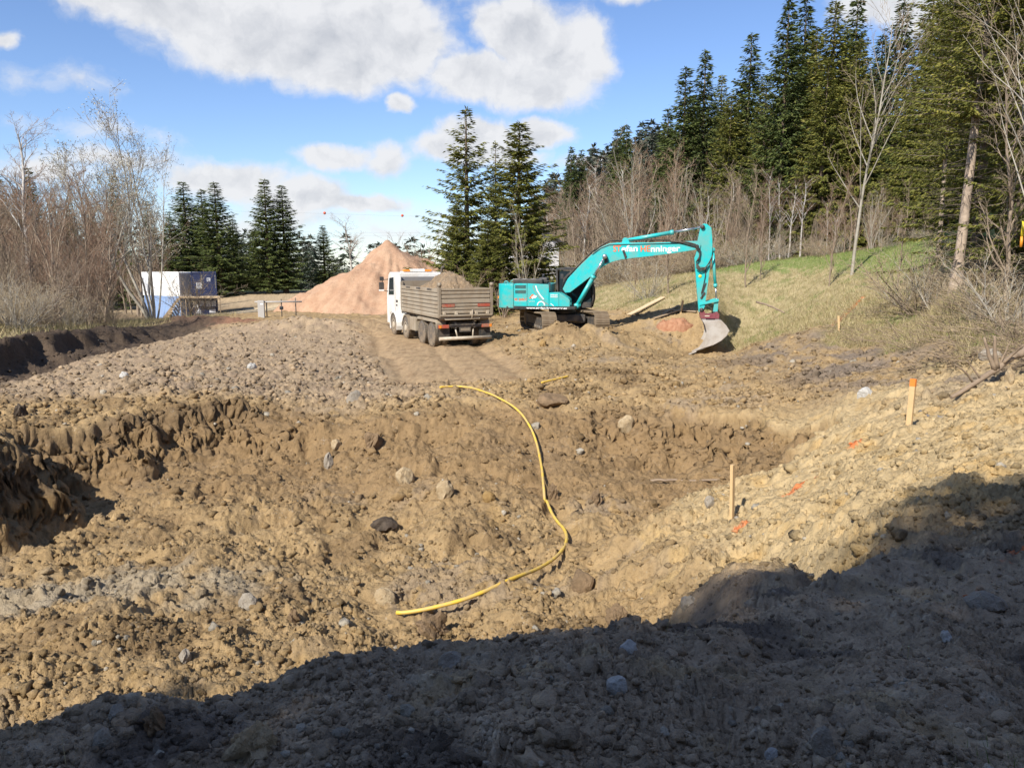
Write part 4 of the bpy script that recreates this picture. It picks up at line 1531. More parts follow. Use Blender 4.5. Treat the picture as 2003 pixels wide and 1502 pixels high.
M_sand = mat_soil('red_sand', [(0.40, 0.245, 0.155), (0.48, 0.315, 0.205), (0.26, 0.14, 0.085)], 1.1, 0.9)
hp = link('sand_heap', heightfield('sand_heap', -24, 1.5, 52, 80, 0.16, heap_fn, M_sand))
tag(hp, 'tall pointed heap of reddish sand behind the lorry', 'sand heap')

# ================================================================== site containers, stairs and landing
CD = 78.0
_cr = P(349, 533, CD)      # near right top corner of the white unit
Z_TOP = _cr.z
HC = 2.42
ZL = Z_TOP - 2 * HC
YAW = R(-31)
M_cwhite = mat('container_white', (0.80, 0.80, 0.78), 0.5, dirt=(0.5, 0.47, 0.4), dirt_amt=0.25, scale=0.8, vary=0.03)
M_grey_and_shade = mat('grey_and_shaded_white', (0.42, 0.40, 0.37), 0.55, vary=0.05)  # plain grey parts, also the shade painted on the white container's end
M_cblue = mat('container_light_blue', (0.25, 0.37, 0.60), 0.5, dirt=(0.3, 0.35, 0.45), dirt_amt=0.35, scale=0.8, vary=0.06)
M_cnavy = mat('container_navy', (0.018, 0.027, 0.080), 0.5, dirt=(0.08, 0.09, 0.14), dirt_amt=0.3, scale=0.8, vary=0.06)
M_wood = mat('raw_timber', (0.33, 0.25, 0.165), 0.8, dirt=(0.3, 0.2, 0.12), dirt_amt=0.4, scale=4, vary=0.15)
M_wood_pale = mat('pale_timber', (0.60, 0.46, 0.28), 0.75, dirt=(0.42, 0.3, 0.17), dirt_amt=0.35, scale=5, vary=0.12)


def container(name, corner, yaw, ln, wd, h, body, endm, label, corrug=True, frame=None):
    """corner: near right bottom corner; length runs back along -x, width along +y (local)"""
    root = empty(name, corner, yaw, label, 'container')
    m = MB()
    m.box((-ln / 2, wd / 2, h / 2), (ln - 0.1, wd - 0.1, h - 0.1))
    m.build('shell', body, root)
    fm = frame or body
    m = MB()
    for x in (-0.07, -ln + 0.07):
        for y in (0.07, wd - 0.07):
            m.box((x, y, h / 2), (0.14, 0.14, h))
    for z in (0.07, h - 0.07):
        m.box((-ln / 2, 0.07, z), (ln - 0.3, 0.12, 0.13))
        m.box((-ln / 2, wd - 0.07, z), (ln - 0.3, 0.12, 0.13))
        m.box((-0.07, wd / 2, z), (0.12, wd - 0.3, 0.13))
        m.box((-ln + 0.07, wd / 2, z), (0.12, wd - 0.3, 0.13))
    m.build('frame', fm, root)
    if corrug:
        n = int(ln / 0.26)
        for k in range(n):
            m = MB()
            x = -0.2 - (k + 0.5) * (ln - 0.4) / n
            m.prism([(x - 0.085, 0.051), (x - 0.05, 0.018), (x + 0.05, 0.018), (x + 0.085, 0.051)], 0.16, h - 0.16, axis='z')
            m.build('rib', body, root)
    else:
        n = 5
        for k in range(n):
            m = MB()
            m.box((-0.16 - (k + 0.5) * (ln - 0.32) / n, 0.045, h / 2), ((ln - 0.32) / n - 0.012, 0.025, h - 0.3))
            m.build('wall_panel', body, root)
    m = MB()
    m.box((-0.045, wd / 2, h / 2), (0.025, wd - 0.3, h - 0.3))
    m.build('end_panel', endm, root)
    return root


ax_l = Vector((math.cos(YAW), math.sin(YAW), 0))
c0 = Vector((_cr.x, _cr.y, 0))
container('site_container', (c0.x, c0.y, ZL + HC + 0.012), YAW, 6.1, 2.44, HC, M_cwhite, M_grey_and_shade, 'white office container stacked on the light blue container', corrug=False)  # end panel of the white unit coloured grey as its shaded side
container('site_container', (c0.x, c0.y, ZL), YAW, 5.9, 2.44, HC, M_cblue, M_cblue, 'light blue ribbed container below the white office container')
nv = P(373, 537, CD + 1.1)
NYAW = R(21)
navy_up = container('site_container', (nv.x + 2.46, nv.y + 0.35, ZL + HC + 0.012), NYAW, 2.44, 6.0, HC, M_cnavy, M_cnavy, 'navy blue container with white notice, above the timber landing', corrug=False)
navy_lo = container('site_container', (nv.x + 2.46, nv.y + 0.35, ZL), NYAW, 2.44, 6.0, HC, M_cnavy, M_cnavy, 'lower navy container with a row of white notices below the landing', corrug=False)
M_sign = mat('notice_white', (0.72, 0.73, 0.74), 0.5, vary=0.05)
M_print = mat('notice_print', (0.12, 0.16, 0.25), 0.6)
m = MB()
m.box((-0.62, 0.022, 1.12), (1.0, 0.03, 2.0), bev=0.01)
dr = m.build('door', M_cnavy, navy_up)
m = MB()
m.box((-1.02, 0.0, 1.05), (0.04, 0.04, 0.16))
m.build('handle', M_chrome, dr)
m = MB()
m.box((-0.75, 0.004, 1.66), (0.33, 0.008, 0.36))
lg = m.build('emblem', M_sign, navy_up)
m = MB()
for z, w in ((1.76, 0.2), (1.66, 0.12), (1.56, 0.2)):
    m.box((-0.73, -0.003, z), (w, 0.006, 0.05))
m.box((-0.84, -0.003, 1.66), (0.05, 0.006, 0.25))
m.build('emblem_print', M_cnavy, lg)
for x0, z0 in ((-1.40, 1.45), (-0.12, 1.45)):
    t = MB()
    for k in range(9):
        t.box((x0, 0.0, z0 + 0.62 - k * 0.15), (0.09 - 0.03 * (k % 2), 0.008, 0.07))
    t.build('lettering', mat('pale_gold_print', (0.35, 0.33, 0.22), 0.6), navy_up)


def notice(root, x, z, w, h, lines):
    m = MB()
    m.box((x, -0.002, z), (w, 0.012, h))
    s = m.build('notice', M_sign, root)
    m = MB()
    for k in range(lines):
        m.box((x, -0.010, z + h * (0.36 - 0.72 * k / max(lines - 1, 1))), (w * (0.7 - 0.2 * (k % 2)), 0.006, h * 0.09))
    m.build('notice_print', M_print, s)


notice(navy_up, -1.70, 1.05, 0.50, 0.58, 5)
for k, (x, z) in enumerate(((-2.15, 1.60), (-1.55, 1.70), (-0.90, 1.62), (-0.40, 1.66))):
    notice(navy_lo, x, z, 0.40, 0.55, 4)
notice(navy_lo, -1.9, 0.85, 0.5, 0.35, 3)
notice(navy_lo, -0.55, 0.9, 0.6, 0.35, 3)
# landing
lz = ZL + HC - 0.02
ld_ = empty('timber_landing', (nv.x - 0.75, nv.y - 1.25, lz), R(3), 'timber landing on posts in front of the navy container', 'landing')
for k in range(10):
    m = MB()
    m.box((0.12 + k * 0.405, 0.7, 0.0), (0.385, 1.35, 0.06))
    m.build('deck_plank', M_wood_pale, ld_)
m = MB()
m.box((2.0, 0.02, -0.10), (4.1, 0.08, 0.13))
m.build('edge_beam', M_wood, ld_)
for x in (0.05, 0.55, 3.95):
    m = MB()
    m.box((x, 0.1, -1.35), (0.07, 0.07, 2.42))
    m.build('post', M_wood, ld_)
m = MB()
m.tube([(1.75, -0.2, -0.75), (2.25, -0.3, -2.35)], 0.05, 6)
m.build('brace', M_grey_and_shade, ld_)
# stairs
st = empty('timber_stairs', (nv.x - 2.65, nv.y - 1.55, ZL - 0.2), R(6), 'open timber stairs leading up to the landing', 'stairs')
for y in (0.0, 1.15):
    m = MB()
    m.prism([(-0.25, 0.0), (0.1, 0.0), (2.05, 2.5), (1.75, 2.5)], y, y + 0.06)
    m.build('stringer', M_wood, st)
for k in range(9):
    m = MB()
    m.box((0.10 + k * 0.215, 0.6, 0.22 + k * 0.268), (0.28, 1.2, 0.05))
    m.build('tread', M_wood_pale, st)

# ================================================================== barrier by the haul road
bp = ground_hit(512, 622)
bar_ = empty('road_barrier', (bp.x, bp.y, bp.z), R(5), 'grey barrier post with a long rail beside the sandy road', 'barrier')
sc = bp.y / 1500.0
m = MB()
m.box((0, 0, 17 * sc), (12 * sc, 0.25, 34 * sc), bev=0.02)
m.build('post', M_grey_and_shade, bar_)
m = MB()
m.box((0.08, -0.135, 27 * sc), (6 * sc, 0.01, 2.5 * sc))
m.build('reflector', M_white_l, bar_)
m = MB()
m.tube([(-12 * sc, 0, 31 * sc), (75 * sc, 0.6, 30.5 * sc)], 0.05, 8)
m.build('rail', M_grey_and_shade, bar_)
for x, h in ((9, 34), (36, 36), (62, 38)):
    m = MB()
    m.tube([(x * sc, 0.1 + x * 0.01, -0.3), (x * sc, 0.1 + x * 0.01, h * sc)], 0.035, 8)
    m.build('rail_post', M_under, bar_)
m = MB()
m.box((38 * sc, 0.1, 19 * sc), (7 * sc, 0.2, 7 * sc), bev=0.06)
m.build('lamp', M_dark, bar_)

# ================================================================== overhead line with marker balls
M_wire = mat('wire_grey', (0.12, 0.12, 0.13), 0.6)
M_ball = mat('ball_red', (0.62, 0.10, 0.045), 0.5)


def wire(pxs, d, label):
    m = MB()
    pts = [P(x, y, d + (x - 700) * 0.03) for x, y in pxs]
    m.tube(pts, 0.009, 5)
    o = m.build('overhead_cable', M_wire)
    return tag(o, label, 'cable')


wire([(-400, 392), (100, 404), (635, 418), (787, 423), (1300, 428), (1900, 410)], 170, 'thin dark cable carrying the red marker balls')
wire([(-400, 440), (300, 452), (700, 455), (1000, 456), (1500, 440)], 175, 'middle cable of the line above the sand heap')
wire([(-400, 452), (300, 459), (700, 461), (1000, 461), (1500, 450)], 178, 'lowest cable of the line above the sand heap')
for px, py, lb in ((635, 417, 'red marker ball on the cable above the small spruce'), (787, 422, 'red marker ball on the cable above the sand heap')):
    m = MB()
    c_ = P(px, py, 170 + (px - 700) * 0.03)
    bmesh.ops.create_icosphere(m.bm, subdivisions=3, radius=0.30)
    for f in m.bm.faces:
        f.smooth = True
    o = m.build('marker_ball', M_ball)
    o.location = c_
    tag(o, lb, 'marker ball', 'marker balls on the overhead cable')

# ================================================================== white house behind the spruces
hb = P(1072, 545, 82)
hs_ = empty('house', (hb.x, hb.y, hb.z - 2.6), R(18), 'white rendered house with dark roof half hidden behind spruces', 'house')
M_render = mat('white_render', (0.66, 0.65, 0.65), 0.85, dirt=(0.5, 0.5, 0.5), dirt_amt=0.2, scale=0.4, vary=0.03)
M_roof = mat('dark_roof', (0.05, 0.045, 0.045), 0.75, vary=0.2)
m = MB()
m.prism([(-4.0, 0), (1.2, 0), (1.2, 6.4), (-1.4, 7.9), (-4.0, 6.4)], 0, 9)
m.build('wall', M_render, hs_)
m = MB()
m.prism([(-4.5, 6.25), (-1.4, 8.1), (1.7, 6.25), (1.7, 6.03), (-1.4, 7.88), (-4.5, 6.03)], -0.6, 9.6)
m.build('roof', M_roof, hs_)
for x, z in ((-2.6, 4.2), (-0.4, 4.2), (-2.6, 1.6), (-0.4, 1.6)):
    m = MB()
    m.box((x, -0.01, z), (1.1, 0.06, 1.3))
    w_ = m.build('window', M_white, hs_)
    m = MB()
    m.box((x, -0.045, z), (0.94, 0.02, 1.12))
    m.build('pane', M_cabglass, w_)

# ================================================================== survey stakes
M_stake = mat('stake_timber', (0.58, 0.40, 0.20), 0.75, dirt=(0.42, 0.28, 0.14), dirt_amt=0.4, scale=7, vary=0.14, bump=0.2, bscale=60)
M_spray = mat('orange_spray', (0.72, 0.21, 0.03), 0.6, vary=0.12)


def stake(px, py, d, top_px, top_py, w, label, paint=True):
    a = P(px, py, d)
    a.z = float(ground_full(np.array([a.x]), np.array([a.y]))[0][0])
    t = P(top_px, top_py, d + 0.02)
    v = t - a
    q = v.to_track_quat('Z', 'Y').to_euler()
    L = v.length
    root = empty('survey_stake', a, 0, label, 'stake')
    root.rotation_euler = (q.x, q.y, q.z)
    m = MB()
    h0 = 0.86 if paint else 1.0
    m.box((0, 0, (L * h0 - 0.2) / 2), (w, w * 0.62, L * h0 + 0.2), bev=0.003)
    m.build('shaft', M_stake, root)
    if paint:
        m = MB()
        m.box((0, 0, L * (h0 + 1) / 2), (w + 0.002, w * 0.62 + 0.002, L * (1 - h0)), bev=0.003)
        m.build('painted_tip', M_spray, root)
    return root


h_ = ground_hit(1776, 853)
stake(1776, 853, h_.y, 1787, 741, 0.085, 'tall wooden stake with orange painted tip on the pale bank')
h_ = ground_hit(1432, 1032)
stake(1431, 1032, h_.y, 1433, 909, 0.072, 'plain wooden stake at the edge of the pit', False)
h_ = ground_hit(1641, 650)
stake(1641, 650, h_.y, 1640, 618, 0.11, 'short pale stake beside the orange spray line on the slope', False)
h_ = ground_hit(1331, 622)
h_ = ground_hit(1331, 616)
stake(1331, 616, h_.y, 1336, 588, 0.12, 'upright timber stake left of the excavator bucket', False)

# ================================================================== yellow conduit
M_hose = mat('yellow_conduit', (0.68, 0.45, 0.05), 0.55, dirt=(0.42, 0.31, 0.16), dirt_amt=0.75, scale=6, vary=0.14)


def conduit(pxs, label, r=0.027, bury=None):
    pts = []
    for px, py in pxs:
        pts.append(ground_hit(px, py))
    # smooth resample
    P0 = np.array([list(p) for p in pts])
    t = np.concatenate([[0], np.cumsum(np.linalg.norm(np.diff(P0[:, :2], axis=0), axis=1))])
    tt = np.linspace(0, t[-1], int(t[-1] / 0.06))
    Q = np.stack([np.interp(tt, t, P0[:, i]) for i in range(3)], 1)
    k = 15
    pad = np.concatenate([np.repeat(Q[:1], k, 0), Q, np.repeat(Q[-1:], k, 0)])
    ker = np.ones(2 * k + 1) / (2 * k + 1)
    Q = np.stack([np.convolve(pad[:, i], ker, 'valid') for i in range(3)], 1)
    g = ground_full(Q[:, 0], Q[:, 1])[0] + r * 0.9
    w_ = 6
    pg = np.concatenate([np.repeat(g[:1], w_), g, np.repeat(g[-1:], w_)])
    gm = np.quantile(np.stack([pg[i:i + len(g)] for i in range(2 * w_ + 1)]), 0.95, axis=0) + 0.012
    pg = np.concatenate([np.repeat(gm[:1], k), gm, np.repeat(gm[-1:], k)])
    Q[:, 2] = np.convolve(pg, ker, 'valid')
    if bury:
        for px, py in bury:
            b_ = ground_hit(px, py)
            d = np.hypot(Q[:, 0] - b_.x, Q[:, 1] - b_.y)
            Q[:, 2] -= 0.16 * np.exp(-(d / 0.16) ** 2)
    m = MB()
    m.tube([Vector(q) for q in Q[::2]], r, 10)
    o = m.build('yellow_conduit', M_hose)
    return tag(o, label, 'conduit')


conduit([(p[0], p[1]) for p in HOSE_PX], 'long yellow conduit snaking down into the pit', bury=[(1063, 972)])
conduit([(1046, 757), (1070, 754), (1095, 750), (1122, 742)], 'short yellow conduit length on the driven earth above the pit', 0.028)

HOSE_XY = [tuple(ground_hit(p[0], p[1]).xy) for p in HOSE_PX]
# ================================================================== loose timber, brick clay and branches
def plank(p0, p1, d0, d1, w, th, label, m_=None):
    a, b_ = ground_hit(*p0, detail=True), ground_hit(*p1, detail=True)
    a.z += 0.10
    b_.z += 0.10
    v = b_ - a
    m = MB()
    m.box((0, 0, 0), (v.length, w, th), bev=0.004)
    o = m.build('plank', m_ or M_wood_pale)
    o.location = (a + b_) / 2
    o.rotation_euler = v.to_track_quat('X', 'Z').to_euler()
    return tag(o, label, 'plank')


plank((1231, 619), (1297, 585), 42.5, 44.5, 0.34, 0.05, 'wide pale plank lying up the slope right of the excavator tracks')
for a, b_, lb in (((1278, 626), (1342, 607), 'long lath at the bottom of the scrap timber by the bucket'), ((1290, 612), (1350, 609), 'upper lath of the scrap timber by the bucket'),
                  ((1296, 618), (1328, 601), 'short lath crossing the scrap timber by the bucket'), ((1312, 610), (1362, 613), 'lath reaching from the scrap timber towards the coupler')):
    plank(a, b_, 40.5, 40.2, 0.12, 0.06, lb, M_wood)


def lump(px, py, w, h, colr, label, name='rock', seed=0, cat='rock', sink=0.36, asp=0.8, sub=3, rough=0.16, d=None, smooth=False):
    """angular stone or clod about w metres wide, seen at (px, py) = middle of its foot"""
    g = ground_hit(px, py, detail=True) if d is None else P(px, py, d)
    rg = np.random.default_rng(900 + seed)
    bm_ = bmesh.new()
    bmesh.ops.create_icosphere(bm_, subdivisions=sub, radius=1.0)
    co = np.array([v.co for v in bm_.verts])
    for _ in range(9):
        n_ = rg.normal(size=3)
        n_ /= np.linalg.norm(n_)
        lim = 0.62 + 0.26 * rg.random()
        dd = co @ n_ - lim
        co = co - np.where(dd > 0, dd, 0)[:, None] * n_ * 0.85
    off = rg.random(3) * 50
    co *= (1 + rough * fbm(co[:, 0] * 1.7 + off[0] + co[:, 2], co[:, 1] * 1.7 + off[1] - co[:, 2], 4, 5))[:, None]
    co *= np.array([w / 2, w / 2 * asp, h / 2])
    a = rg.random() * 6.28
    for v, c in zip(bm_.verts, co):
        v.co = (c[0] * math.cos(a) * 1 - c[1] * math.sin(a) * 0.6, c[0] * math.sin(a) * 0.6 + c[1] * math.cos(a), c[2] + h * (0.5 - sink))
    me = bpy.data.meshes.new(name)
    if smooth:
        for f in bm_.faces:
            f.smooth = True
    bm_.to_mesh(me)
    bm_.free()
    me.materials.append(colr)
    o = link(name, me, None, g)
    return tag(o, label, cat)


M_rk_white = mat_soil('stone_white', [(0.48, 0.46, 0.42), (0.60, 0.58, 0.53), (0.34, 0.29, 0.23)], 5)
M_rk_grey = mat_soil('stone_grey', [(0.33, 0.285, 0.225), (0.41, 0.365, 0.30), (0.24, 0.18, 0.12)], 6)
M_rk_tan = mat_soil('stone_tan', [(0.42, 0.31, 0.18), (0.52, 0.41, 0.26), (0.30, 0.2, 0.11)], 6)
M_rk_brown = mat_soil('clod_brown', [(0.21, 0.145, 0.085), (0.30, 0.205, 0.12), (0.13, 0.09, 0.055)], 7)
M_rk_dark = mat_soil('clod_dark', [(0.085, 0.066, 0.05), (0.135, 0.105, 0.08), (0.055, 0.042, 0.032)], 7)
M_rk_ochre = mat_soil('clod_ochre', [(0.33, 0.21, 0.085), (0.42, 0.28, 0.12), (0.2, 0.13, 0.06)], 7)
M_rk_red = mat_soil('clay_red', [(0.36, 0.17, 0.095), (0.46, 0.25, 0.15), (0.24, 0.11, 0.06)], 6)
ROCKS = [
    (1226, 1276, 40, 34, M_rk_white, 'white stone on the shaded ledge right of the conduit', 'rock'),
    (882, 1298, 52, 30, M_rk_grey, 'broad grey stone on the shaded ledge below the conduit end', 'rock'),
    (1207, 1348, 36, 34, M_rk_white, 'pale angular stone lower down the shaded ledge', 'rock'),
    (1606, 1470, 46, 62, M_rk_grey, 'upright grey slab near the bottom edge of the ledge', 'rock'),
    (305, 1425, 58, 40, M_rk_brown, 'dark round clod alone on the left of the shaded ledge', 'clod'),
    (200, 1460, 34, 42, M_rk_grey, 'pale grey stone at the lower left of the ledge', 'rock'),
    (228, 1402, 44, 26, M_rk_grey, 'flat pale stone near the dark round clod', 'rock'),
    (362, 1290, 36, 24, M_rk_grey, 'grey stone set in the lit edge of the ledge', 'rock'),
    (500, 1470, 110, 54, M_rk_tan, 'large crumbly tan clod at the bottom edge', 'clod'),
    (1208, 1214, 40, 34, M_rk_brown, 'square dark clod standing on the rim of the ledge', 'clod'),
    (845, 1232, 84, 36, M_rk_brown, 'big dark clod hiding part of the yellow conduit', 'clod'),
    (1920, 1186, 72, 34, M_rk_grey, 'pale rock with orange spray in the shade on the right', 'rock'),
    (1510, 1480, 22, 20, M_rk_white, 'small white stone left of the upright grey slab', 'rock'),
    (1850, 1250, 26, 20, M_rk_white, 'small white stone on the shaded right of the ledge', 'rock'),
    (1345, 1185, 44, 28, M_rk_grey, 'grey stone on the ledge just below its sunlit rim', 'rock'),
    (693, 786, 36, 28, M_rk_grey, 'dark grey rock on the far rim of the pit', 'rock'),
    (752, 1176, 46, 34, M_rk_tan, 'large smooth tan stone on the pit floor near the conduit end', 'rock'),
    (752, 1030, 54, 26, M_rk_dark, 'flat dark stone in the middle of the pit', 'rock'),
    (1138, 1146, 48, 44, M_rk_brown, 'square brown block beside the bend of the conduit', 'rock'),
    (868, 968, 34, 38, M_rk_tan, 'upright tan stone in the middle of the pit', 'rock'),
    (657, 874, 34, 20, M_rk_tan, 'pale flat stone high on the left of the pit slope', 'rock'),
    (645, 915, 40, 38, M_rk_grey, 'grey boulder below the pale flat stone', 'rock'),
    (792, 942, 68, 36, M_rk_tan, 'wide tan boulder on the pit slope', 'rock'),
    (957, 976, 30, 24, M_rk_ochre, 'ochre stone left of the conduit', 'rock'),
    (1082, 970, 26, 26, M_rk_brown, 'brown clod just right of the conduit', 'clod'),
    (1165, 985, 40, 34, M_rk_brown, 'brown clod on the slope right of the conduit', 'clod'),
    (1225, 840, 50, 34, M_rk_tan, 'tan boulder lodged in the right wall of the pit', 'rock'),
    (1078, 790, 60, 28, M_rk_brown, 'brown slab on the rim below the short conduit', 'rock'),
    (485, 1190, 34, 36, M_rk_grey, 'grey stone on the sunlit pit floor left of the conduit', 'rock'),
    (575, 1215, 40, 26, M_rk_brown, 'brown clod on the sunlit pit floor near the ledge', 'clod'),
    (730, 870, 44, 34, M_rk_brown, 'brown clod near the top of the pit slope', 'clod'),
    (1692, 776, 26, 22, M_rk_white, 'pale stone beyond the pit left of the tall stake', 'rock'),
    (1938, 702, 40, 24, M_rk_grey, 'pale boulder on the brushy bank behind the fallen branch', 'rock'),
    (1975, 744, 26, 26, M_rk_tan, 'square tan stone under the fallen branch', 'rock'),
    (1388, 985, 26, 22, M_rk_grey, 'small grey stone left of the plain stake', 'rock'),
    (242, 738, 16, 14, M_rk_white, 'small white stone on the plateau near the dark trench', 'rock'),
    (492, 722, 26, 16, M_rk_white, 'white stone on the plateau in front of the sand heap', 'rock'),
    (1062, 676, 22, 16, M_rk_ochre, 'ochre boulder on the spoil in front of the excavator', 'rock'),
    (42, 815, 22, 24, M_rk_dark, 'dark clod on the left plateau edge', 'clod'),
]
for i, (px, py, w, h, mt, lb, nm) in enumerate(ROCKS):
    g = ground_hit(px, py, detail=True)
    sc = (g - cam.location).length / 1500.0
    lump(px, py, w * sc * 1.1, h * sc * 1.25, mt, lb, nm, seed=i, cat=nm, rough=0.42 if nm == 'clod' else 0.16, sub=4 if nm == 'clod' else 3)
_cp = ground_hit(1322, 638)


def clay_fn(X, Y):
    e = np.clip(1 - (X / 1.0) ** 2 - (Y / 0.62) ** 2, 0, 1)
    z = 0.30 * sstep(e, 0, 0.9) * (0.8 + 0.6 * perlin(X * 2, Y * 2, 341)) - 0.5 * (1 - sstep(e, 0, 0.06))
    z = z + sstep(e, 0.02, 0.3) * (clods(X + 9, Y + 9, 0.30, 342, 0.8, 0.2, 0.6, 0.7) * 0.8 + clods(X + 9, Y + 9, 0.14, 343, 0.8, 0.2, 0.6, 0.7) * 0.8)
    return z


cp_ = link('clay_pile', heightfield('clay_pile', -1.15, 1.15, -0.75, 0.75, 0.03, clay_fn, M_rk_red))
cp_.location = (_cp.x, _cp.y, _cp.z + 0.06)
tag(cp_, 'low pile of red brick clay left of the bucket', 'clay pile')

M_bark = mat('dead_bark', (0.27, 0.20, 0.135), 0.9, dirt=(0.14, 0.1, 0.07), dirt_amt=0.5, scale=6, vary=0.25, bump=0.5, bscale=30)
M_barkgrey = mat('grey_bark', (0.22, 0.20, 0.18), 0.9, dirt=(0.1, 0.09, 0.08), dirt_amt=0.5, scale=8, vary=0.25, bump=0.5, bscale=30)


def branch(pxs, r0, r1, label, lift=0.05, twigs=(), m_=None):
    pts = []
    for px, py, d in pxs:
        p = P(px, py, d)
        p.z = max(p.z, ground_z(p.x, p.y) + lift)
        pts.append(p)
    full = []
    for a, b_ in zip(pts, pts[1:]):
        for k in range(5):
            t = k / 5
            full.append(a.lerp(b_, t) + Vector((random.uniform(-1, 1), random.uniform(-1, 1), random.uniform(-1, 1))) * r0 * 0.35)
    full.append(pts[-1])
    m = MB()
    n = len(full)
    m.tube(full, [r0 + (r1 - r0) * i / (n - 1) for i in range(n)], 9)
    root = m.build('fallen_branch', m_ or M_bark)
    tag(root, label, 'branch')
    for tw in twigs:
        q = [P(*t) for t in tw[:-1]]
        q2 = []
        for a, b_ in zip(q, q[1:]):
            for k in range(3):
                q2.append(a.lerp(b_, k / 3) + Vector((random.uniform(-1, 1), 0, random.uniform(-1, 1))) * 0.012)
        q2.append(q[-1])
        m = MB()
        m.tube(q2, [tw[-1] * (1 - 0.6 * i / (len(q2) - 1)) for i in range(len(q2))], 7)
        m.build('side_branch', m_ or M_bark, root)
    return root


branch([(2030, 668, 14.6), (1985, 698, 14.4), (1935, 730, 14.2), (1860, 782, 13.9)], 0.085, 0.035, 'long fallen branch sloping down the brushy bank on the right', 0.10,
       twigs=[((1945, 724, 14.2), (1935, 695, 14.2), (1925, 660, 14.2), 0.05), ((1950, 720, 14.2), (1946, 690, 14.2), (1945, 657, 14.2), 0.05), ((1905, 750, 14.1), (1882, 722, 14.0), (1868, 712, 14.0), 0.022),
              ((1918, 740, 14.1), (1902, 718, 14.1), (1890, 706, 14.1), 0.02), ((1960, 712, 14.3), (1985, 690, 14.2), (2003, 675, 14.0), 0.03), ((1955, 715, 14.3), (1966, 690, 14.3), (1975, 672, 14.3), 0.02)])
branch([(1800, 806, 13.4), (1820, 824, 13.0), (1842, 846, 12.6)], 0.035, 0.02, 'short grey branch lying beside the tall stake', 0.03, m_=M_barkgrey)
branch([(1885, 800, 13.2), (1910, 790, 13.4), (1935, 780, 13.6)], 0.03, 0.02, 'pale peeled stick below the long fallen branch', 0.03)
branch([(1480, 590, 36), (1510, 600, 35), (1535, 612, 34)], 0.05, 0.03, 'thin dead branch lying on the green slope right of the bucket', 0.06)
branch([(1255, 945, 15.9), (1290, 938, 15.9), (1340, 940, 15.6), (1420, 938, 15.2)], 0.035, 0.02, 'dark root lying along the foot of the right pit wall', 0.03)

# yellow pole at the right edge
yp = P(1998, 472, 20)
m = MB()
m.tube([(0, 0, -0.15), (0, 0, 0.12)], 0.035, 10)
o = m.build('marker_pole', mat('pole_orange', (0.75, 0.28, 0.02), 0.5))
o.location = yp
tag(o, 'yellow and orange pole among the trees at the right edge', 'pole')
m = MB()
m.tube([(0, 0, 0.12), (0, 0, 0.5)], 0.036, 10)
m.build('pole_top', mat('pole_yellow', (0.8, 0.6, 0.03), 0.5), o)

# ================================================================== loose clods and stones nobody could count
def ico(sub):
    bm_ = bmesh.new()
    bmesh.ops.create_icosphere(bm_, subdivisions=sub, radius=1.0)
    bm_.verts.ensure_lookup_table()
    v = np.array([x.co[:] for x in bm_.verts])
    f = np.array([[q.index for q in x.verts] for x in bm_.faces])
    bm_.free()
    return v, f


def clod_variants(sub, n, seed):
    v0, f = ico(sub)
    rg = np.random.default_rng(seed)
    out = []
    for k in range(n):
        co = v0.copy()
        for _ in range(7):
            n_ = rg.normal(size=3)
            n_ /= np.linalg.norm(n_)
            dd = co @ n_ - (0.5 + 0.35 * rg.random())
            co = co - np.where(dd > 0, dd, 0)[:, None] * n_ * 0.9
        co *= 1 + (0.24 if sub > 1 else 0.14) * rg.normal(size=(len(co), 1))
        co *= np.array([1, 0.7 + 0.4 * rg.random(), 0.55 + 0.35 * rg.random()])
        out.append(co)
    return out, f


def scatter(name, n, sizes, sub, seed, cols, reg, label, sink=0.34, stones=0.025):
    """n clods spread evenly over the part of the picture given by reg, with sizes (min, max) metres"""
    rg = np.random.default_rng(seed)
    var, f = clod_variants(sub, 10, seed + 1)
    X, Y, S = reg(n, rg, sizes)
    G = ground_full(X, Y)
    z = G[0]
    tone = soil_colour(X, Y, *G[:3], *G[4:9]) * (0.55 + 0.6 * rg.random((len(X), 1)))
    pale_ = rg.random(len(X)) < stones
    tone[pale_] = np.array([[0.40, 0.355, 0.28]]) * (0.6 + 0.5 * rg.random((pale_.sum(), 1)))
    nv_ = len(var[0])
    V = np.empty((len(X), nv_, 3))
    pick = rg.integers(0, 10, len(X))
    ang = rg.random(len(X)) * 6.283
    tilt = rg.normal(size=len(X)) * 0.35
    for k in range(10):
        s = pick == k
        c = var[k][None] * S[s][:, None, None]
        ct, st_ = np.cos(tilt[s])[:, None], np.sin(tilt[s])[:, None]
        x, zz = c[:, :, 0] * ct - c[:, :, 2] * st_, c[:, :, 0] * st_ + c[:, :, 2] * ct
        ca, sa = np.cos(ang[s])[:, None], np.sin(ang[s])[:, None]
        V[s] = np.stack([x * ca - c[:, :, 1] * sa + X[s][:, None], x * sa + c[:, :, 1] * ca + Y[s][:, None], zz + (z[s] + S[s] * (0.45 - sink))[:, None]], -1)
    F = (f[None] + (np.arange(len(X)) * nv_)[:, None, None]).reshape(-1, 3)
    me = np_mesh(name, V.reshape(-1, 3), F, cols)
    at_ = me.color_attributes.new('soil', 'FLOAT_COLOR', 'POINT')
    tone = np.repeat(np.clip(tone, 0.01, 0.9), nv_, 0)
    at_.data.foreach_set('color', np.concatenate([tone, np.ones((len(tone), 1))], 1).astype(np.float32).ravel())
    return tag(link(name, me), label, kind='stuff')


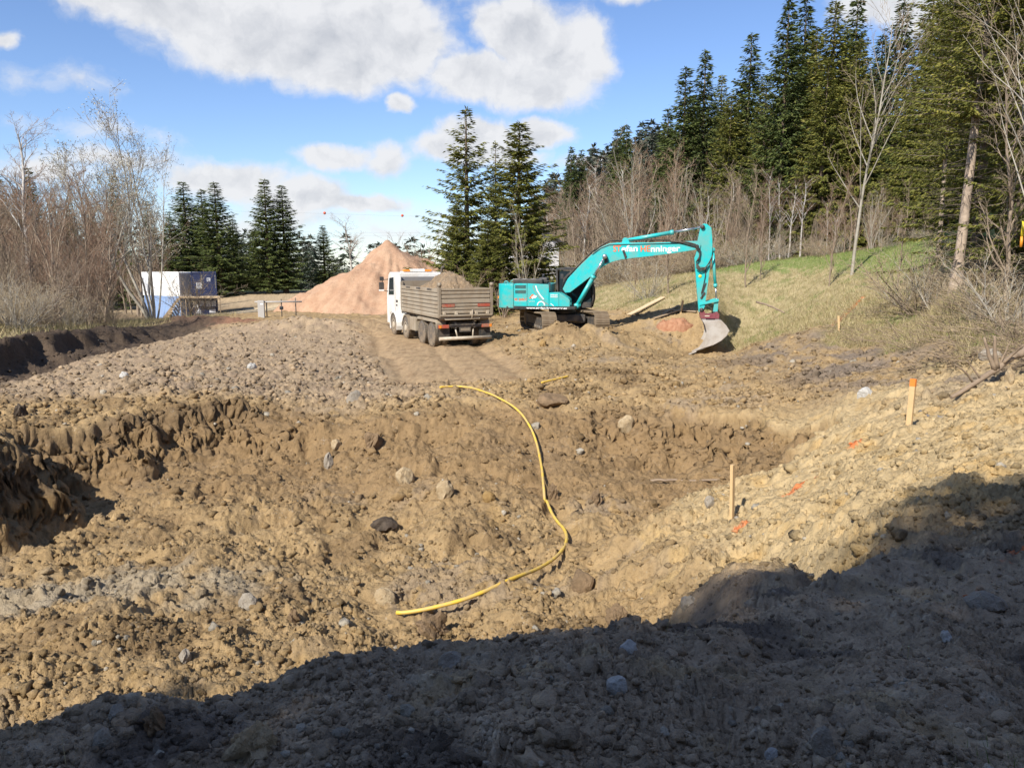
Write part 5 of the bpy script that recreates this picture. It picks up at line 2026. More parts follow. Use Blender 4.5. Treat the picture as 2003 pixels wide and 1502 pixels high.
def region(box_fn):
    """sample ground points evenly over the picture between two distances"""
    def f(n, rg, sizes):
        d0, d1, lo, hi = box_fn
        # even in the picture: 1/d uniform
        inv = rg.random(n * 3) * (1 / d0 - 1 / d1) + 1 / d1
        d = 1 / inv
        a = (rg.random(n * 3) * 2 - 1) * R(46)
        X, Y = d * np.sin(a), d * np.cos(a)
        z, m, wall, bank, nx = ground_base(X, Y)
        sl, wd, lf, nn = zones(X, Y)
        td = np.full(X.shape, 1e9)
        for t in TRACKS:
            td = np.minimum(td, seg_mask(X, Y, t, 1))
        patch = sstep(fbm(X * 0.8, Y * 0.8, 3, 61), -0.6, 0.6)
        hose = seg_mask(X, Y, HOSE_XY, 1)
        keep = (sl + lf < 0.35) & (rg.random(n * 3) < (0.25 + 0.75 * patch)) & (td > 1.5) & (hose > 0.16)
        X, Y = X[keep][:n], Y[keep][:n]
        S = sizes[0] * (sizes[1] / sizes[0]) ** (rg.random(len(X)) ** 2.4)
        S *= np.clip(np.hypot(X, Y) / 12.0, 0.4, 1.9) ** 0.5
        return X, Y, S
    return f


M_cl = bpy.data.materials['earth']
scatter('loose_clods', 17000, (0.016, 0.075), 1, 501, M_cl, region((7.2, 24, 0, 0)), 'crumbled brown clods and stones over the pit')
scatter('crumbled_earth', 1100, (0.04, 0.12), 2, 504, M_cl, region((7.2, 24, 0, 0)), 'larger lumps of earth lying about the pit')
scatter('far_clods', 9000, (0.025, 0.10), 1, 502, M_cl, region((19, 46, 0, 0)), 'crumbled clods over the plateau beyond the pit', stones=0.02)
scatter('ledge_clods', 17000, (0.010, 0.045), 1, 503, M_cl, region((2.2, 7.0, 0, 0)), 'dark crumbled clods on the shaded ledge', stones=0.025)
scatter('ledge_lumps', 1500, (0.020, 0.085), 2, 505, M_cl, region((2.2, 7.0, 0, 0)), 'larger dark lumps on the shaded ledge', stones=0.03)
# ================================================================== vegetation
def tubes(segs, sides):
    """segs: array (n, 8) of p0 p1 r0 r1 -> one prism each"""
    S = np.asarray(segs, dtype=float)
    p0, p1, r0, r1 = S[:, 0:3], S[:, 3:6], S[:, 6], S[:, 7]
    d = p1 - p0
    d /= np.maximum(np.linalg.norm(d, axis=1, keepdims=True), 1e-9)
    a = np.where(np.abs(d[:, 2:3]) < 0.9, np.array([[0, 0, 1.0]]), np.array([[1.0, 0, 0]]))
    u = np.cross(d, a)
    u /= np.linalg.norm(u, axis=1, keepdims=True)
    w = np.cross(d, u)
    n = len(S)
    V = np.empty((n, 2 * sides, 3))
    for k in range(sides):
        t = 2 * np.pi * k / sides
        o = u * math.cos(t) + w * math.sin(t)
        V[:, k] = p0 + o * r0[:, None]
        V[:, sides + k] = p1 + o * r1[:, None]
    f = np.array([[k, (k + 1) % sides, sides + (k + 1) % sides, sides + k] for k in range(sides)])
    F = (f[None] + (np.arange(n) * 2 * sides)[:, None, None]).reshape(-1, 4)
    return V.reshape(-1, 3), F


def join(parts):
    vs, fs, o = [], [], 0
    for v, f in parts:
        vs.append(v)
        fs.append(f + o)
        o += len(v)
    return np.concatenate(vs), np.concatenate(fs)


def sprays(p, d, ln, wd, rg, up=0.7):
    """needle sprays: slender lens-shaped leaves of two quads folded a little"""
    n = len(p)
    d = d / np.maximum(np.linalg.norm(d, axis=1, keepdims=True), 1e-9)
    nrm = np.stack([rg.normal(size=n) * 0.6, rg.normal(size=n) * 0.6, np.full(n, up)], 1)
    s = np.cross(d, nrm)
    s /= np.maximum(np.linalg.norm(s, axis=1, keepdims=True), 1e-9)
    nn = np.cross(s, d)
    L = ln[:, None]
    Wd = wd[:, None]
    base = p
    tip = p + d * L - nn * 0.12 * L
    l = p + d * L * 0.45 + s * Wd
    r = p + d * L * 0.45 - s * Wd
    V = np.stack([base, r, tip, l], 1).reshape(-1, 3)
    F = np.arange(4 * n).reshape(n, 4)
    return V, F


def make_spruce(h, rad, seed, whorls, per, spray, bare=0.04, rs=1.0, droop=0.35, dens=1.0, narrow=0.85, ragged=0.25, lean=(0, 0), bare_twigs=0):
    rg = np.random.default_rng(seed)
    tr = []
    n = 14
    r0 = (0.011 * h + 0.05) * rs
    zz = np.linspace(-0.3, h, n)
    cx = lean[0] * (zz / h) * h + np.cumsum(rg.normal(size=n) * 0.012 * h / 20)
    cy = lean[1] * (zz / h) * h + np.cumsum(rg.normal(size=n) * 0.012 * h / 20)
    for i in range(n - 1):
        ra, rb = [r0 * (1 - max(zz[j], 0) / h) ** 0.8 + 0.012 for j in (i, i + 1)]
        if i == 0:
            ra *= 1.5
        tr.append((cx[i], cy[i], zz[i], cx[i + 1], cy[i + 1], zz[i + 1], ra, rb))
    trunk = tubes(tr, 9)
    bs, P_, D_, L_, W_ = [], [], [], [], []
    for wi in range(whorls):
        t = bare + (1 - bare) * ((wi + rg.random() * 0.8) / whorls)
        z0 = t * h
        reach = rad * ((1 - t) ** narrow) * (0.96 if t > 0.12 else 0.75) * (0.82 + 0.36 * rg.random()) + 0.10
        k = per if t < 0.85 else max(3, per - 2)
        a0 = rg.random() * 6.28
        for b in range(k):
            a = a0 + b * 6.283 / k + rg.normal() * 0.25
            L = reach * (1 - ragged + 2 * ragged * rg.random() ** 1.3) * (1.25 if rg.random() < 0.06 else 1)
            slope = 0.75 * (t ** 1.6) - droop * (1 - t) * (0.6 + 0.8 * rg.random())
            curv = 0.35 * (1 - t) + 0.05
            m = 6
            s = np.linspace(0, 1, m)
            bx = np.interp(z0, zz, cx) + np.cos(a) * L * s
            by = np.interp(z0, zz, cy) + np.sin(a) * L * s
            bz = z0 + L * (slope * s + curv * s * s * 0.8)
            rb = 0.006 * L + 0.008
            for i in range(m - 1):
                bs.append((bx[i], by[i], bz[i], bx[i + 1], by[i + 1], bz[i + 1], rb * (1.1 - s[i]) + 0.003, rb * (1.1 - s[i + 1]) + 0.003))
            cnt = max(8, int(L / spray * 7.5 * dens))
            q = 0.03 + 0.97 * rg.random(cnt) ** 0.8
            px = np.interp(q, s, bx)
            py = np.interp(q, s, by)
            pz = np.interp(q, s, bz)
            side = np.where(rg.random(cnt) < 0.5, 1, -1) * (0.35 + 0.75 * rg.random(cnt))
            da = a + side * (1.15 - 0.45 * q)
            hang = -0.25 - 0.65 * rg.random(cnt) * (1 - 0.55 * t)
            d = np.stack([np.cos(da), np.sin(da), hang + slope * 0.5 + curv * q], 1)
            off = rg.normal(size=(cnt, 3)) * spray * np.array([0.22, 0.22, 0.13])
            P_.append(np.stack([px, py, pz], 1) + off)
            D_.append(d)
            ll = spray * (0.65 + 0.8 * rg.random(cnt)) * (1.15 - 0.45 * q)
            L_.append(ll)
            W_.append(ll * (0.10 + 0.09 * rg.random(cnt)))
        # leader tufts
    k = 14
    P_.append(np.stack([np.full(k, cx[-1]), np.full(k, cy[-1]), h - np.linspace(0, 1, k) * 0.05 * h], 1))
    aa = rg.random(k) * 6.28
    D_.append(np.stack([np.cos(aa) * 0.6, np.sin(aa) * 0.6, np.full(k, 0.8)], 1))
    L_.append(np.full(k, spray * 0.8))
    W_.append(np.full(k, spray * 0.12))
    for b in range(bare_twigs):      # dead lower twigs on the trunk
        z0 = rg.random() * bare * h * 1.15 + 0.4
        a = rg.random() * 6.28
        L = rad * (0.15 + 0.4 * rg.random())
        x0, y0 = np.interp(z0, zz, cx), np.interp(z0, zz, cy)
        p = np.array([x0, y0, z0])
        for i in range(4):
            q = p + np.array([math.cos(a) * L / 4, math.sin(a) * L / 4, rg.normal() * 0.06 * L - 0.03])
            bs.append((*p, *q, 0.016 * (1 - i * 0.22), 0.016 * (1 - (i + 1) * 0.22)))
            if i > 0:
                a2 = a + rg.normal() * 0.8
                e = q + np.array([math.cos(a2), math.sin(a2), rg.normal() * 0.3]) * L * 0.25
                bs.append((*q, *e, 0.007, 0.003))
            p = q
    crown = sprays(np.concatenate(P_), np.concatenate(D_), np.concatenate(L_), np.concatenate(W_), rg)
    return trunk, tubes(bs, 3), crown


def make_bare(h, seed, stems=1, spread=0.25, levels=3, nb=(16, 7, 5), ratio=(0.36, 0.42, 0.5), ang=(45, 42, 40), r0=None, start=0.25, gnarl=0.08, twig_r=0.006, upw=0.25, lean=0.0):
    """leafless tree: every branch a chain of short tapered tubes; returns thick wood and twigs"""
    rg = np.random.default_rng(seed)
    thick, twigs, tips = [], [], []
    r0 = r0 or 0.011 * h + 0.02

    def grow(p, d, L, r, lv):
        ns = {0: 9, 1: 5, 2: 4, 3: 3}.get(lv, 2)
        pts, q, dd = [p], p.copy(), d.copy()
        for i in range(ns):
            dd = dd + rg.normal(size=3) * gnarl * (1 + lv * 0.6) + np.array([0, 0, upw * 0.12 * (lv > 0)])
            dd /= np.linalg.norm(dd)
            q = q + dd * L / ns
            pts.append(q.copy())
        rr = np.linspace(r, max(r * 0.22, twig_r * 0.55), ns + 1)
        out = thick if lv < 2 else twigs
        for i in range(ns):
            out.append((*pts[i], *pts[i + 1], rr[i], rr[i + 1]))
        if lv >= levels:
            tips.append(pts[-1])
            return
        n = nb[lv]
        n = max(2, int(n * (0.75 + 0.5 * rg.random())))
        for k in range(n):
            t = (start if lv == 0 else 0.22) + (1 - (start if lv == 0 else 0.22)) * ((k + rg.random()) / n)
            t = min(t, 0.985)
            x = t * ns
            i = int(x)
            b = pts[i] + (pts[i + 1] - pts[i]) * (x - i)
            ax = (pts[i + 1] - pts[i])
            ax /= np.linalg.norm(ax)
            v = rg.normal(size=3)
            v -= ax * v.dot(ax)
            v /= np.linalg.norm(v)
            an = math.radians(ang[lv]) * (0.7 + 0.6 * rg.random())
            nd = ax * math.cos(an) + v * math.sin(an)
            nd[2] += upw * 0.5
            nd /= np.linalg.norm(nd)
            cl = L * ratio[lv] * (0.6 + 0.7 * rg.random()) * (1.15 - 0.6 * t if lv == 0 else 1 - 0.35 * t)
            cr = max(np.interp(t, [0, 1], [rr[0], rr[-1]]) * 0.55, twig_r)
            grow(b, nd, cl, cr, lv + 1)

    for s in range(stems):
        a = rg.random() * 6.28
        tl = spread * (0.3 + 0.9 * rg.random()) if stems > 1 else lean
        d = np.array([math.cos(a) * tl, math.sin(a) * tl, 1.0])
        d /= np.linalg.norm(d)
        p = np.array([math.cos(a), math.sin(a), 0]) * (0.03 * stems ** 0.5 * h * 0.3 * rg.random() if stems > 1 else 0) + np.array([0, 0, -0.25])
        grow(p, d, h * ((0.7 + 0.35 * rg.random()) if stems > 1 else 1.0), r0 * ((0.6 + 0.5 * rg.random()) if stems > 1 else 1), 0)
    return tubes(thick, 6), (tubes(twigs, 3) if twigs else None), np.array(tips) if tips else None


G_dark = [(0.032, 0.048, 0.014), (0.060, 0.084, 0.022), (0.086, 0.115, 0.030), (0.118, 0.140, 0.036), (0.150, 0.160, 0.042)]
G_olive = [(0.055, 0.068, 0.014), (0.110, 0.124, 0.024), (0.160, 0.166, 0.034), (0.21, 0.205, 0.042), (0.28, 0.245, 0.055)]
M_needle = mat_island('spruce_needles', G_dark, 0.7, 1.5, 0.3, per_object=0.12, translucent=0.22)
M_needle_o = mat_island('olive_needles', G_olive, 0.7, 1.5, 0.3, per_object=0.12, translucent=0.25)
M_sbark = mat('spruce_bark', (0.24, 0.175, 0.125), 0.9, dirt=(0.10, 0.075, 0.055), dirt_amt=0.6, scale=5, vary=0.3, bump=0.8, bscale=22)
M_pbark = mat('pale_spruce_bark', (0.42, 0.33, 0.245), 0.9, dirt=(0.18, 0.135, 0.10), dirt_amt=0.6, scale=5, vary=0.3, bump=0.8, bscale=22)
M_sbranch = mat('spruce_branch', (0.12, 0.095, 0.07), 0.9, scale=3, vary=0.25)
M_birch = mat('birch_bark', (0.52, 0.49, 0.44), 0.75, dirt=(0.10, 0.085, 0.07), dirt_amt=0.7, scale=3.5, vary=0.15)
M_ashbark = mat('ash_bark', (0.36, 0.33, 0.27), 0.85, dirt=(0.2, 0.17, 0.13), dirt_amt=0.5, scale=3.5, vary=0.2)
M_brbark = mat('alder_bark', (0.28, 0.215, 0.15), 0.9, dirt=(0.13, 0.10, 0.08), dirt_amt=0.5, scale=3, vary=0.2)
M_tw_red = mat('reddish_twigs', (0.275, 0.175, 0.112), 0.9, scale=0.6, vary=0.2)
M_tw_grey = mat('greyish_twigs', (0.29, 0.225, 0.15), 0.9, scale=0.6, vary=0.2)
M_tw_straw = mat('straw_twigs', (0.42, 0.33, 0.20), 0.9, scale=0.6, vary=0.2)
M_bud = mat_island('willow_buds', [(0.34, 0.33, 0.25), (0.44, 0.42, 0.33), (0.28, 0.26, 0.18)], 0.8)


def mesh_of(name, vf, m_, smooth=False):
    return np_mesh(name, vf[0], vf[1], m_, smooth)


class Kind:
    """meshes of one kind of tree, shared by every copy"""

    def __init__(self, h, **parts):
        self.h = h
        self.parts = parts


def spruce_kind(h, rad, seed, whorls, per, spray, needle=None, bark=None, **kw):
    t, b, c = make_spruce(h, rad, seed, whorls, per, spray, **kw)
    return Kind(h, trunk=mesh_of('trunk', t, bark or M_sbark, True), branches=mesh_of('branches', b, M_sbranch), crown=mesh_of('crown', c, needle or M_needle))


def bare_kind(h, seed, bark, twig, buds=False, **kw):
    t, w, tips = make_bare(h, seed, **kw)
    k = Kind(h, trunk=mesh_of('trunk', t, bark, True))
    if w is not None:
        k.parts['crown'] = mesh_of('crown', w, twig)
    if buds and tips is not None:
        rg = np.random.default_rng(seed)
        p = np.repeat(tips, 3, 0) + rg.normal(size=(len(tips) * 3, 3)) * 0.09
        d = rg.normal(size=(len(p), 3)) + np.array([0, 0, 0.8])
        k.parts['catkins'] = mesh_of('catkins', sprays(p, d, np.full(len(p), 0.11), np.full(len(p), 0.022), rg), M_bud)
    return k


def plant(kind, name, x, y, h, rz, label, cat, group=None, z=None, wide=1.0, tilt=0.0):
    zz = ground_z(x, y) if z is None else z
    root = empty(name, (x, y, zz), rz, label, cat, group)
    s = h / kind.h
    root.scale = (s * wide, s * wide, s)
    root.rotation_euler = (0, tilt, rz)
    for pn, me in kind.parts.items():
        o = bpy.data.objects.new(pn, me)
        COL.objects.link(o)
        o.parent = root
    return root


def plant_px(kind, name, px, base_y, d, top_y, rz, label, cat, group=None, wide=1.0, tilt=0.0):
    """stands at distance d under pixel column px; grown until it reaches top_y in the picture"""
    p = P(px, base_y, d)
    z = ground_z(p.x, p.y)
    top = P(px, top_y, d)
    return plant(kind, name, p.x, p.y, top.z - z, rz, label, cat, group, z=z, wide=wide, tilt=tilt)


SPR = [spruce_kind(20, 3.7, 11 + i, 54, 7, 0.44, droop=0.42, narrow=0.86, dens=1.15, ragged=0.22 + 0.05 * i) for i in range(4)]
SPR_O = [spruce_kind(20, 4.1, 31 + i, 52, 7, 0.42, needle=M_needle_o, droop=0.5, narrow=0.80, dens=1.15, ragged=0.25 + 0.06 * i) for i in range(3)]
SPR_MID = spruce_kind(14.5, 3.7, 51, 42, 5, 0.33, needle=M_needle_o, droop=0.25, narrow=0.95, ragged=0.38, dens=1.25, bare=0.03)
SPR_MID2 = spruce_kind(14.0, 3.3, 52, 48, 7, 0.33, needle=M_needle_o, droop=0.40, narrow=0.8, ragged=0.3, dens=1.5, bare=0.0)
SPR_NEAR = spruce_kind(17.0, 3.6, 61, 46, 6, 0.20, needle=M_needle_o, bark=M_pbark, droop=0.5, narrow=0.55, ragged=0.4, dens=1.25, bare=0.36, bare_twigs=110, rs=0.75, lean=(0.03, 0))
SPR_NEAR2 = spruce_kind(18.0, 4.0, 62, 46, 6, 0.22, needle=M_needle_o, droop=0.5, narrow=0.55, ragged=0.4, dens=1.3, bare=0.06, bare_twigs=30)

# ---- spruces in the wood on the right (px, foot y, metres, top y, variant, olive)
WOOD = [
    (1222, 420, 105, 246, 0, 0, 'small twin topped spruce on the far left of the right wood'), (1205, 425, 108, 255, 1, 0, None),
    (1330, 470, 80, 135, 1, 0, 'leftmost tall spruce of the right wood, dark and dense'), (1368, 470, 82, 100, 2, 0, 'spire topped spruce beside the leftmost tall spruce'),
    (1300, 470, 84, 215, 3, 0, None), (1400, 460, 92, 150, 0, 1, None), (1452, 465, 78, 68, 0, 0, 'spruce with a clean pointed top left of the highest spruce'),
    (1420, 465, 76, 190, 1, 1, None), (1520, 470, 70, -5, 2, 0, 'highest dark spruce of the right wood with drooping arms'), (1552, 470, 76, 0, 3, 0, 'narrow dark spruce pressed against the highest spruce'),
    (1485, 470, 72, 150, 2, 1, None), (1575, 470, 74, 60, 1, 1, None), (1610, 470, 70, 5, 0, 1, 'bushy olive spruce behind the white birch'), (1648, 468, 72, -8, 1, 0, 'dark spruce behind the white birch, top leaving the picture'),
    (1600, 468, 66, 120, 2, 1, None), (1660, 465, 66, 80, 0, 1, None), (1735, 460, 68, -6, 3, 0, 'isolated narrow spire seen above the birch twigs'),
    (1700, 460, 74, 70, 2, 0, None), (1790, 455, 62, -40, 0, 1, None), (1820, 450, 58, -60, 1, 1, 'olive spruce leaning over the wood edge right of the narrow spire'), (1770, 455, 60, 140, 2, 1, None),
    (1690, 465, 80, 150, 1, 1, None), (1560, 465, 86, 110, 3, 0, None), (1350, 462, 90, 190, 3, 1, None), (1635, 465, 84, 60, 2, 0, None),
    (1860, 450, 52, -120, 2, 1, None), (1910, 450, 46, -150, 1, 1, None), (1960, 450, 44, -150, 0, 1, None), (2020, 450, 42, -150, 2, 1, None), (1845, 470, 60, -30, 0, 0, None),
    (1900, 460, 60, -80, 3, 0, None), (1985, 460, 56, -90, 1, 0, None), (2060, 460, 44, -150, 0, 1, None), (2090, 470, 36, -150, 1, 1, None),
]
for i, (px, fy, d, ty, v, ol, lb) in enumerate(WOOD):
    k = (SPR_O[v % 3] if ol else SPR[v])
    plant_px(k, 'spruce_tree', px, fy, d, ty, (i * 2.399) % 6.28, lb or ('olive green spruce filling the wood on the right' if ol else 'dark spruce filling the wood on the right'), 'spruce tree',
             'spruces of the right wood', wide=0.92 + 0.22 * ((i * 7) % 5) / 4)
# ---- spruces in the middle distance
plant_px(SPR_MID, 'spruce_tree', 915, 600, 56, 212, 0.4, 'tall ragged spruce with open branches behind the lorry', 'spruce tree', 'spruces between lorry and excavator', wide=1.28)
plant_px(SPR_MID2, 'spruce_tree', 1015, 600, 55, 240, 1.3, 'broad olive spruce behind the excavator counterweight', 'spruce tree', 'spruces between lorry and excavator', wide=1.45)
plant_px(SPR_MID, 'spruce_tree', 970, 600, 60, 278, 3.9, 'shorter spruce squeezed between the ragged and the broad spruce', 'spruce tree', 'spruces between lorry and excavator', wide=0.85)
plant_px(SPR_MID2, 'spruce_tree', 1044, 600, 57, 400, 4.4, 'low bushy spruce in front of the white house', 'spruce tree', 'spruces between lorry and excavator', wide=1.05)
plant_px(SPR_MID2, 'spruce_tree', 955, 600, 52, 430, 2.2, 'young olive spruce low behind the lorry bed', 'spruce tree', 'spruces between lorry and excavator', wide=1.35)
plant_px(SPR_MID2, 'spruce_tree', 895, 600, 54, 400, 5.2, 'young spruce at the foot of the ragged spruce', 'spruce tree', 'spruces between lorry and excavator', wide=1.2)
plant_px(SPR[2], 'spruce_tree', 1115, 520, 110, 288, 0.6, 'dark spruce above the roof of the white house', 'spruce tree', 'spruces by the far hill', wide=0.95)
plant_px(SPR[3], 'spruce_tree', 1135, 520, 112, 295, 2.6, 'second dark spruce above the roof of the white house', 'spruce tree', 'spruces by the far hill', wide=0.95)
# ---- spruce groups left of the sand heap
for px, d, ty, v, lb, w in ((372, 100, 357, 0, 'leftmost spruce behind the containers', 1.25), (405, 104, 372, 1, 'spruce partly hidden in the group behind the containers', 1.1), (433, 96, 358, 2, 'tallest spruce of the group right of the containers', 1.3),
                            (462, 104, 425, 3, 'low spruce on the right flank of the container group', 1.2), (527, 98, 352, 1, 'left spruce of the dense pair beside the sand heap', 1.15), (560, 100, 364, 0, 'right spruce of the dense pair beside the sand heap', 1.2),
                            (500, 106, 455, 2, 'low spruce in the gap between the two spruce groups', 1.1), (636, 105, 442, 3, 'small lone spruce left of the sand heap', 1.35), (340, 100, 420, 3, 'dark spruce glimpsed behind the bare willow', 1.2),
                            (300, 92, 395, 1, 'dark spruce among the bare trees above the containers', 1.0), (236, 84, 345, 2, 'dark spruce top among the bare thicket', 0.9), (150, 80, 390, 0, 'spruce hidden low in the bare thicket', 0.9),
                            (78, 78, 330, 1, 'dark spruce top behind the pale birch', 0.9), (18, 80, 345, 3, 'spruce at the left edge behind bare saplings', 1.0), (50, 84, 370, 2, 'olive spruce top near the left edge', 0.9), (190, 86, 400, 3, 'spruce behind the saplings left of the willow', 0.9)):
    plant_px(SPR[v], 'spruce_tree', px, 575, d + 14, ty, px * 0.37 % 6.28, lb, 'spruce tree', 'spruces behind the containers' if px > 300 else 'spruces behind the left thicket', wide=w * (1.32 if px > 300 else 1.1))

# ---- bare trees
B_birch = bare_kind(11.0, 71, M_birch, M_tw_red, levels=3, nb=(17, 8, 6), ratio=(0.34, 0.42, 0.5), ang=(38, 40, 45), start=0.42, upw=0.15, twig_r=0.006)
B_white = bare_kind(11.6, 72, M_ashbark, M_tw_grey, levels=3, nb=(22, 8, 5), ratio=(0.40, 0.40, 0.45), ang=(36, 36, 40), start=0.28, upw=0.40, gnarl=0.05, twig_r=0.006, r0=0.085, lean=0.06)
B_willow = bare_kind(11.0, 73, M_ashbark, M_tw_grey, buds=True, stems=7, spread=0.34, levels=3, nb=(12, 6, 4), ratio=(0.36, 0.42, 0.5), ang=(36, 40, 40), start=0.35, gnarl=0.07, twig_r=0.008, r0=0.085)
B_sap = [bare_kind(9.0, 81 + i, M_brbark, (M_tw_red, M_tw_grey, M_tw_red)[i], levels=3, nb=(28, 7, 5), ratio=(0.22, 0.42, 0.5), ang=(36, 38, 42), start=0.12, upw=0.45, twig_r=0.0065, r0=0.085) for i in range(3)]
B_multi = [bare_kind(7.0, 91 + i, M_brbark, (M_tw_red, M_tw_grey)[i], stems=7, spread=0.35, levels=2, nb=(14, 6), ratio=(0.30, 0.42), ang=(35, 38), start=0.15, upw=0.4, twig_r=0.007, r0=0.055) for i in range(2)]
B_bush = [bare_kind(3.0, 96 + i, (M_brbark, M_ashbark)[i], (M_tw_straw, M_tw_straw)[i], stems=16, spread=0.75, levels=2, nb=(9, 5), ratio=(0.38, 0.42), ang=(38, 40), start=0.1, upw=0.15, twig_r=0.006, r0=0.02) for i in range(2)]

plant_px(B_white, 'birch_tree', 1668, 508, 40, 30, 0.9, 'tall bare white birch standing alone on the grassy slope', 'birch tree', wide=1.0, tilt=0.03)
plant_px(B_birch, 'birch_tree', 66, 630, 48, 248, 2.0, 'pale bare birch rising above the left thicket', 'birch tree', wide=1.15)
plant_px(B_willow, 'willow_tree', 300, 612, 66, 258, 0.8, 'large grey bare willow with silvery buds in front of the white container', 'willow tree', wide=1.15)
plant_px(B_willow, 'willow_tree', 205, 622, 60, 285, 3.1, 'second bare willow left of the container willow', 'willow tree', wide=0.9)
plant_px(B_birch, 'birch_tree', 690, 560, 120, 432, 4.0, 'small bare tree left of the sand heap peak', 'bare tree', wide=1.6)
rgp = np.random.default_rng(5)
GRP_L = 'bare saplings of the left thicket'
LB_L = ('slender reddish bare sapling in the thicket left of the containers', 'multi stemmed bare alder in the thicket left of the containers', 'straw coloured bare shrub along the dark earth bank on the left')
for i in range(104):
    px = -130 + 352 * rgp.random() if i < 94 else 240 + 80 * rgp.random()
    d = 36 + 34 * rgp.random() ** 0.8
    if px > 225:
        d = 84 + 8 * rgp.random()
    ty = 335 + 130 * rgp.random() - 15 * (px < 120)
    if px > 245:
        ty += 60
    plant_px(B_sap[i % 3], 'bare_sapling', px, 640, d, ty, rgp.random() * 6.28, LB_L[0], 'bare tree', GRP_L, wide=1.0 + 0.4 * rgp.random())
for i in range(34):
    px = -130 + 345 * rgp.random()
    d = 34 + 26 * rgp.random()
    if px > 225:
        d = max(d, 60)
    plant_px(B_multi[i % 2], 'bare_alder', px, 640, d, 430 + 90 * rgp.random(), rgp.random() * 6.28, LB_L[1], 'bare tree', GRP_L, wide=1.0 + 0.3 * rgp.random())
for i in range(34):
    px = -120 + 345 * rgp.random()
    d = 29 + 12 * rgp.random() + max(px, 0) * 0.05
    plant_px(B_bush[i % 2], 'bare_shrub', px, 640, d, 545 + 55 * rgp.random() - (px < 60) * 40, rgp.random() * 6.28, LB_L[2], 'shrub', 'bare shrubs along the left bank', wide=0.9 + 0.5 * rgp.random())
B_thin = bare_kind(9.0, 99, M_ashbark, M_tw_straw, stems=5, spread=0.16, levels=2, nb=(14, 6), ratio=(0.22, 0.42), ang=(34, 38), start=0.2, upw=0.5, twig_r=0.006, r0=0.05)
# fringe of bare trees in front of the right wood
GRP_R = 'bare trees along the edge of the right wood'
LB_R = ('slender bare tree in front of the spruces on the right', 'multi stemmed bare tree in front of the spruces on the right', 'low bare shrub at the edge of the right wood')
for i in range(118):
    px = 1105 + 760 * rgp.random()
    d = float(np.interp(px, [1100, 1300, 1500, 1700, 1860], [92, 66, 58, 52, 44])) * (0.98 + 0.3 * rgp.random())
    top = float(np.interp(px, [1100, 1180, 1250, 1320, 1420, 1600, 1860], [370, 295, 265, 275, 320, 340, 360])) + 95 * rgp.random()
    k = (B_sap[i % 3], B_thin, B_birch, B_multi[i % 2])[(0, 1, 0, 2, 0, 3)[i % 6]]
    plant_px(k, 'bare_tree', px, 480, d, top, rgp.random() * 6.28, LB_R[1 if i % 6 in (1, 5) else 0], 'bare tree', GRP_R, wide=0.85 + 0.35 * rgp.random())
for i in range(34):
    px = 1120 + 700 * rgp.random()
    d = float(np.interp(px, [1100, 1300, 1500, 1700, 1860], [80, 58, 54, 48, 42])) * (0.98 + 0.12 * rgp.random())
    plant_px(B_bush[i % 2], 'bare_shrub', px, 480, d, float(np.interp(px, [1100, 1400, 1860], [480, 455, 430])) + 30 * rgp.random(), rgp.random() * 6.28, LB_R[2], 'shrub', 'shrubs at the wood edge', wide=1.2 + 0.6 * rgp.random())
for px, by, d, ty, lb in ((1458, 560, 46, 330, 'thin bare sapling on the slope behind the boom tip'), (1487, 545, 47, 400, 'second thin sapling on the slope right of the arm'), (1307, 590, 44, 330, 'thin pale sapling rising behind the boom'),
                          (1622, 560, 40, 330, 'leaning thin sapling left of the white birch'), (1755, 560, 33, 360, 'thin dark sapling between birch and shrub'), (1240, 595, 47, 470, 'short sapling on the dry grass behind the boom foot')):
    plant_px(B_sap[(px // 7) % 3], 'thin_sapling', px, by, d, ty, px * 0.7 % 6.28, lb, 'sapling', 'thin saplings on the grassy slope', wide=0.8)
plant_px(B_bush[1], 'bare_shrub', 1265, 592, 45, 490, 1.0, 'reddish bare shrub on the slope under the boom', 'shrub', wide=1.2)
plant_px(B_thin, 'bare_tree', 1030, 605, 50, 395, 1.4, 'pale multi stemmed bare tree in front of the broad spruce', 'bare tree', wide=0.75)
for px, d, ty, lb in ((835, 75, 455, 'bare bush right behind the sand heap shoulder'), (862, 62, 480, 'bare bush between sand heap and ragged spruce'), (900, 47, 520, 'leafless bush behind the soil load'), (810, 90, 450, 'bare bush on the skyline right of the heap peak'), (985, 50, 520, 'bare bush at the foot of the broad spruce')):
    plant_px(B_multi[px % 2], 'bare_bush', px, 600, d, ty, px * 0.3 % 6.28, lb, 'shrub', wide=1.6)
plant_px(B_bush[0], 'bare_shrub', 372, 605, 74, 515, 0.4, 'bare shrub beside the container stairs', 'shrub', wide=1.2)
for i in range(22):
    px = 1035 + 150 * rgp.random()
    plant_px((B_sap[i % 3], B_birch, B_multi[i % 2])[i % 3], 'bare_tree', px, 500, 100 + 40 * rgp.random(), float(np.interp(px, [1035, 1100, 1185], [420, 370, 315])) + 50 * rgp.random(), rgp.random() * 6.28, 'bare tree on the hillside behind the white house', 'bare tree', 'bare trees on the hillside behind the house', wide=1.5)
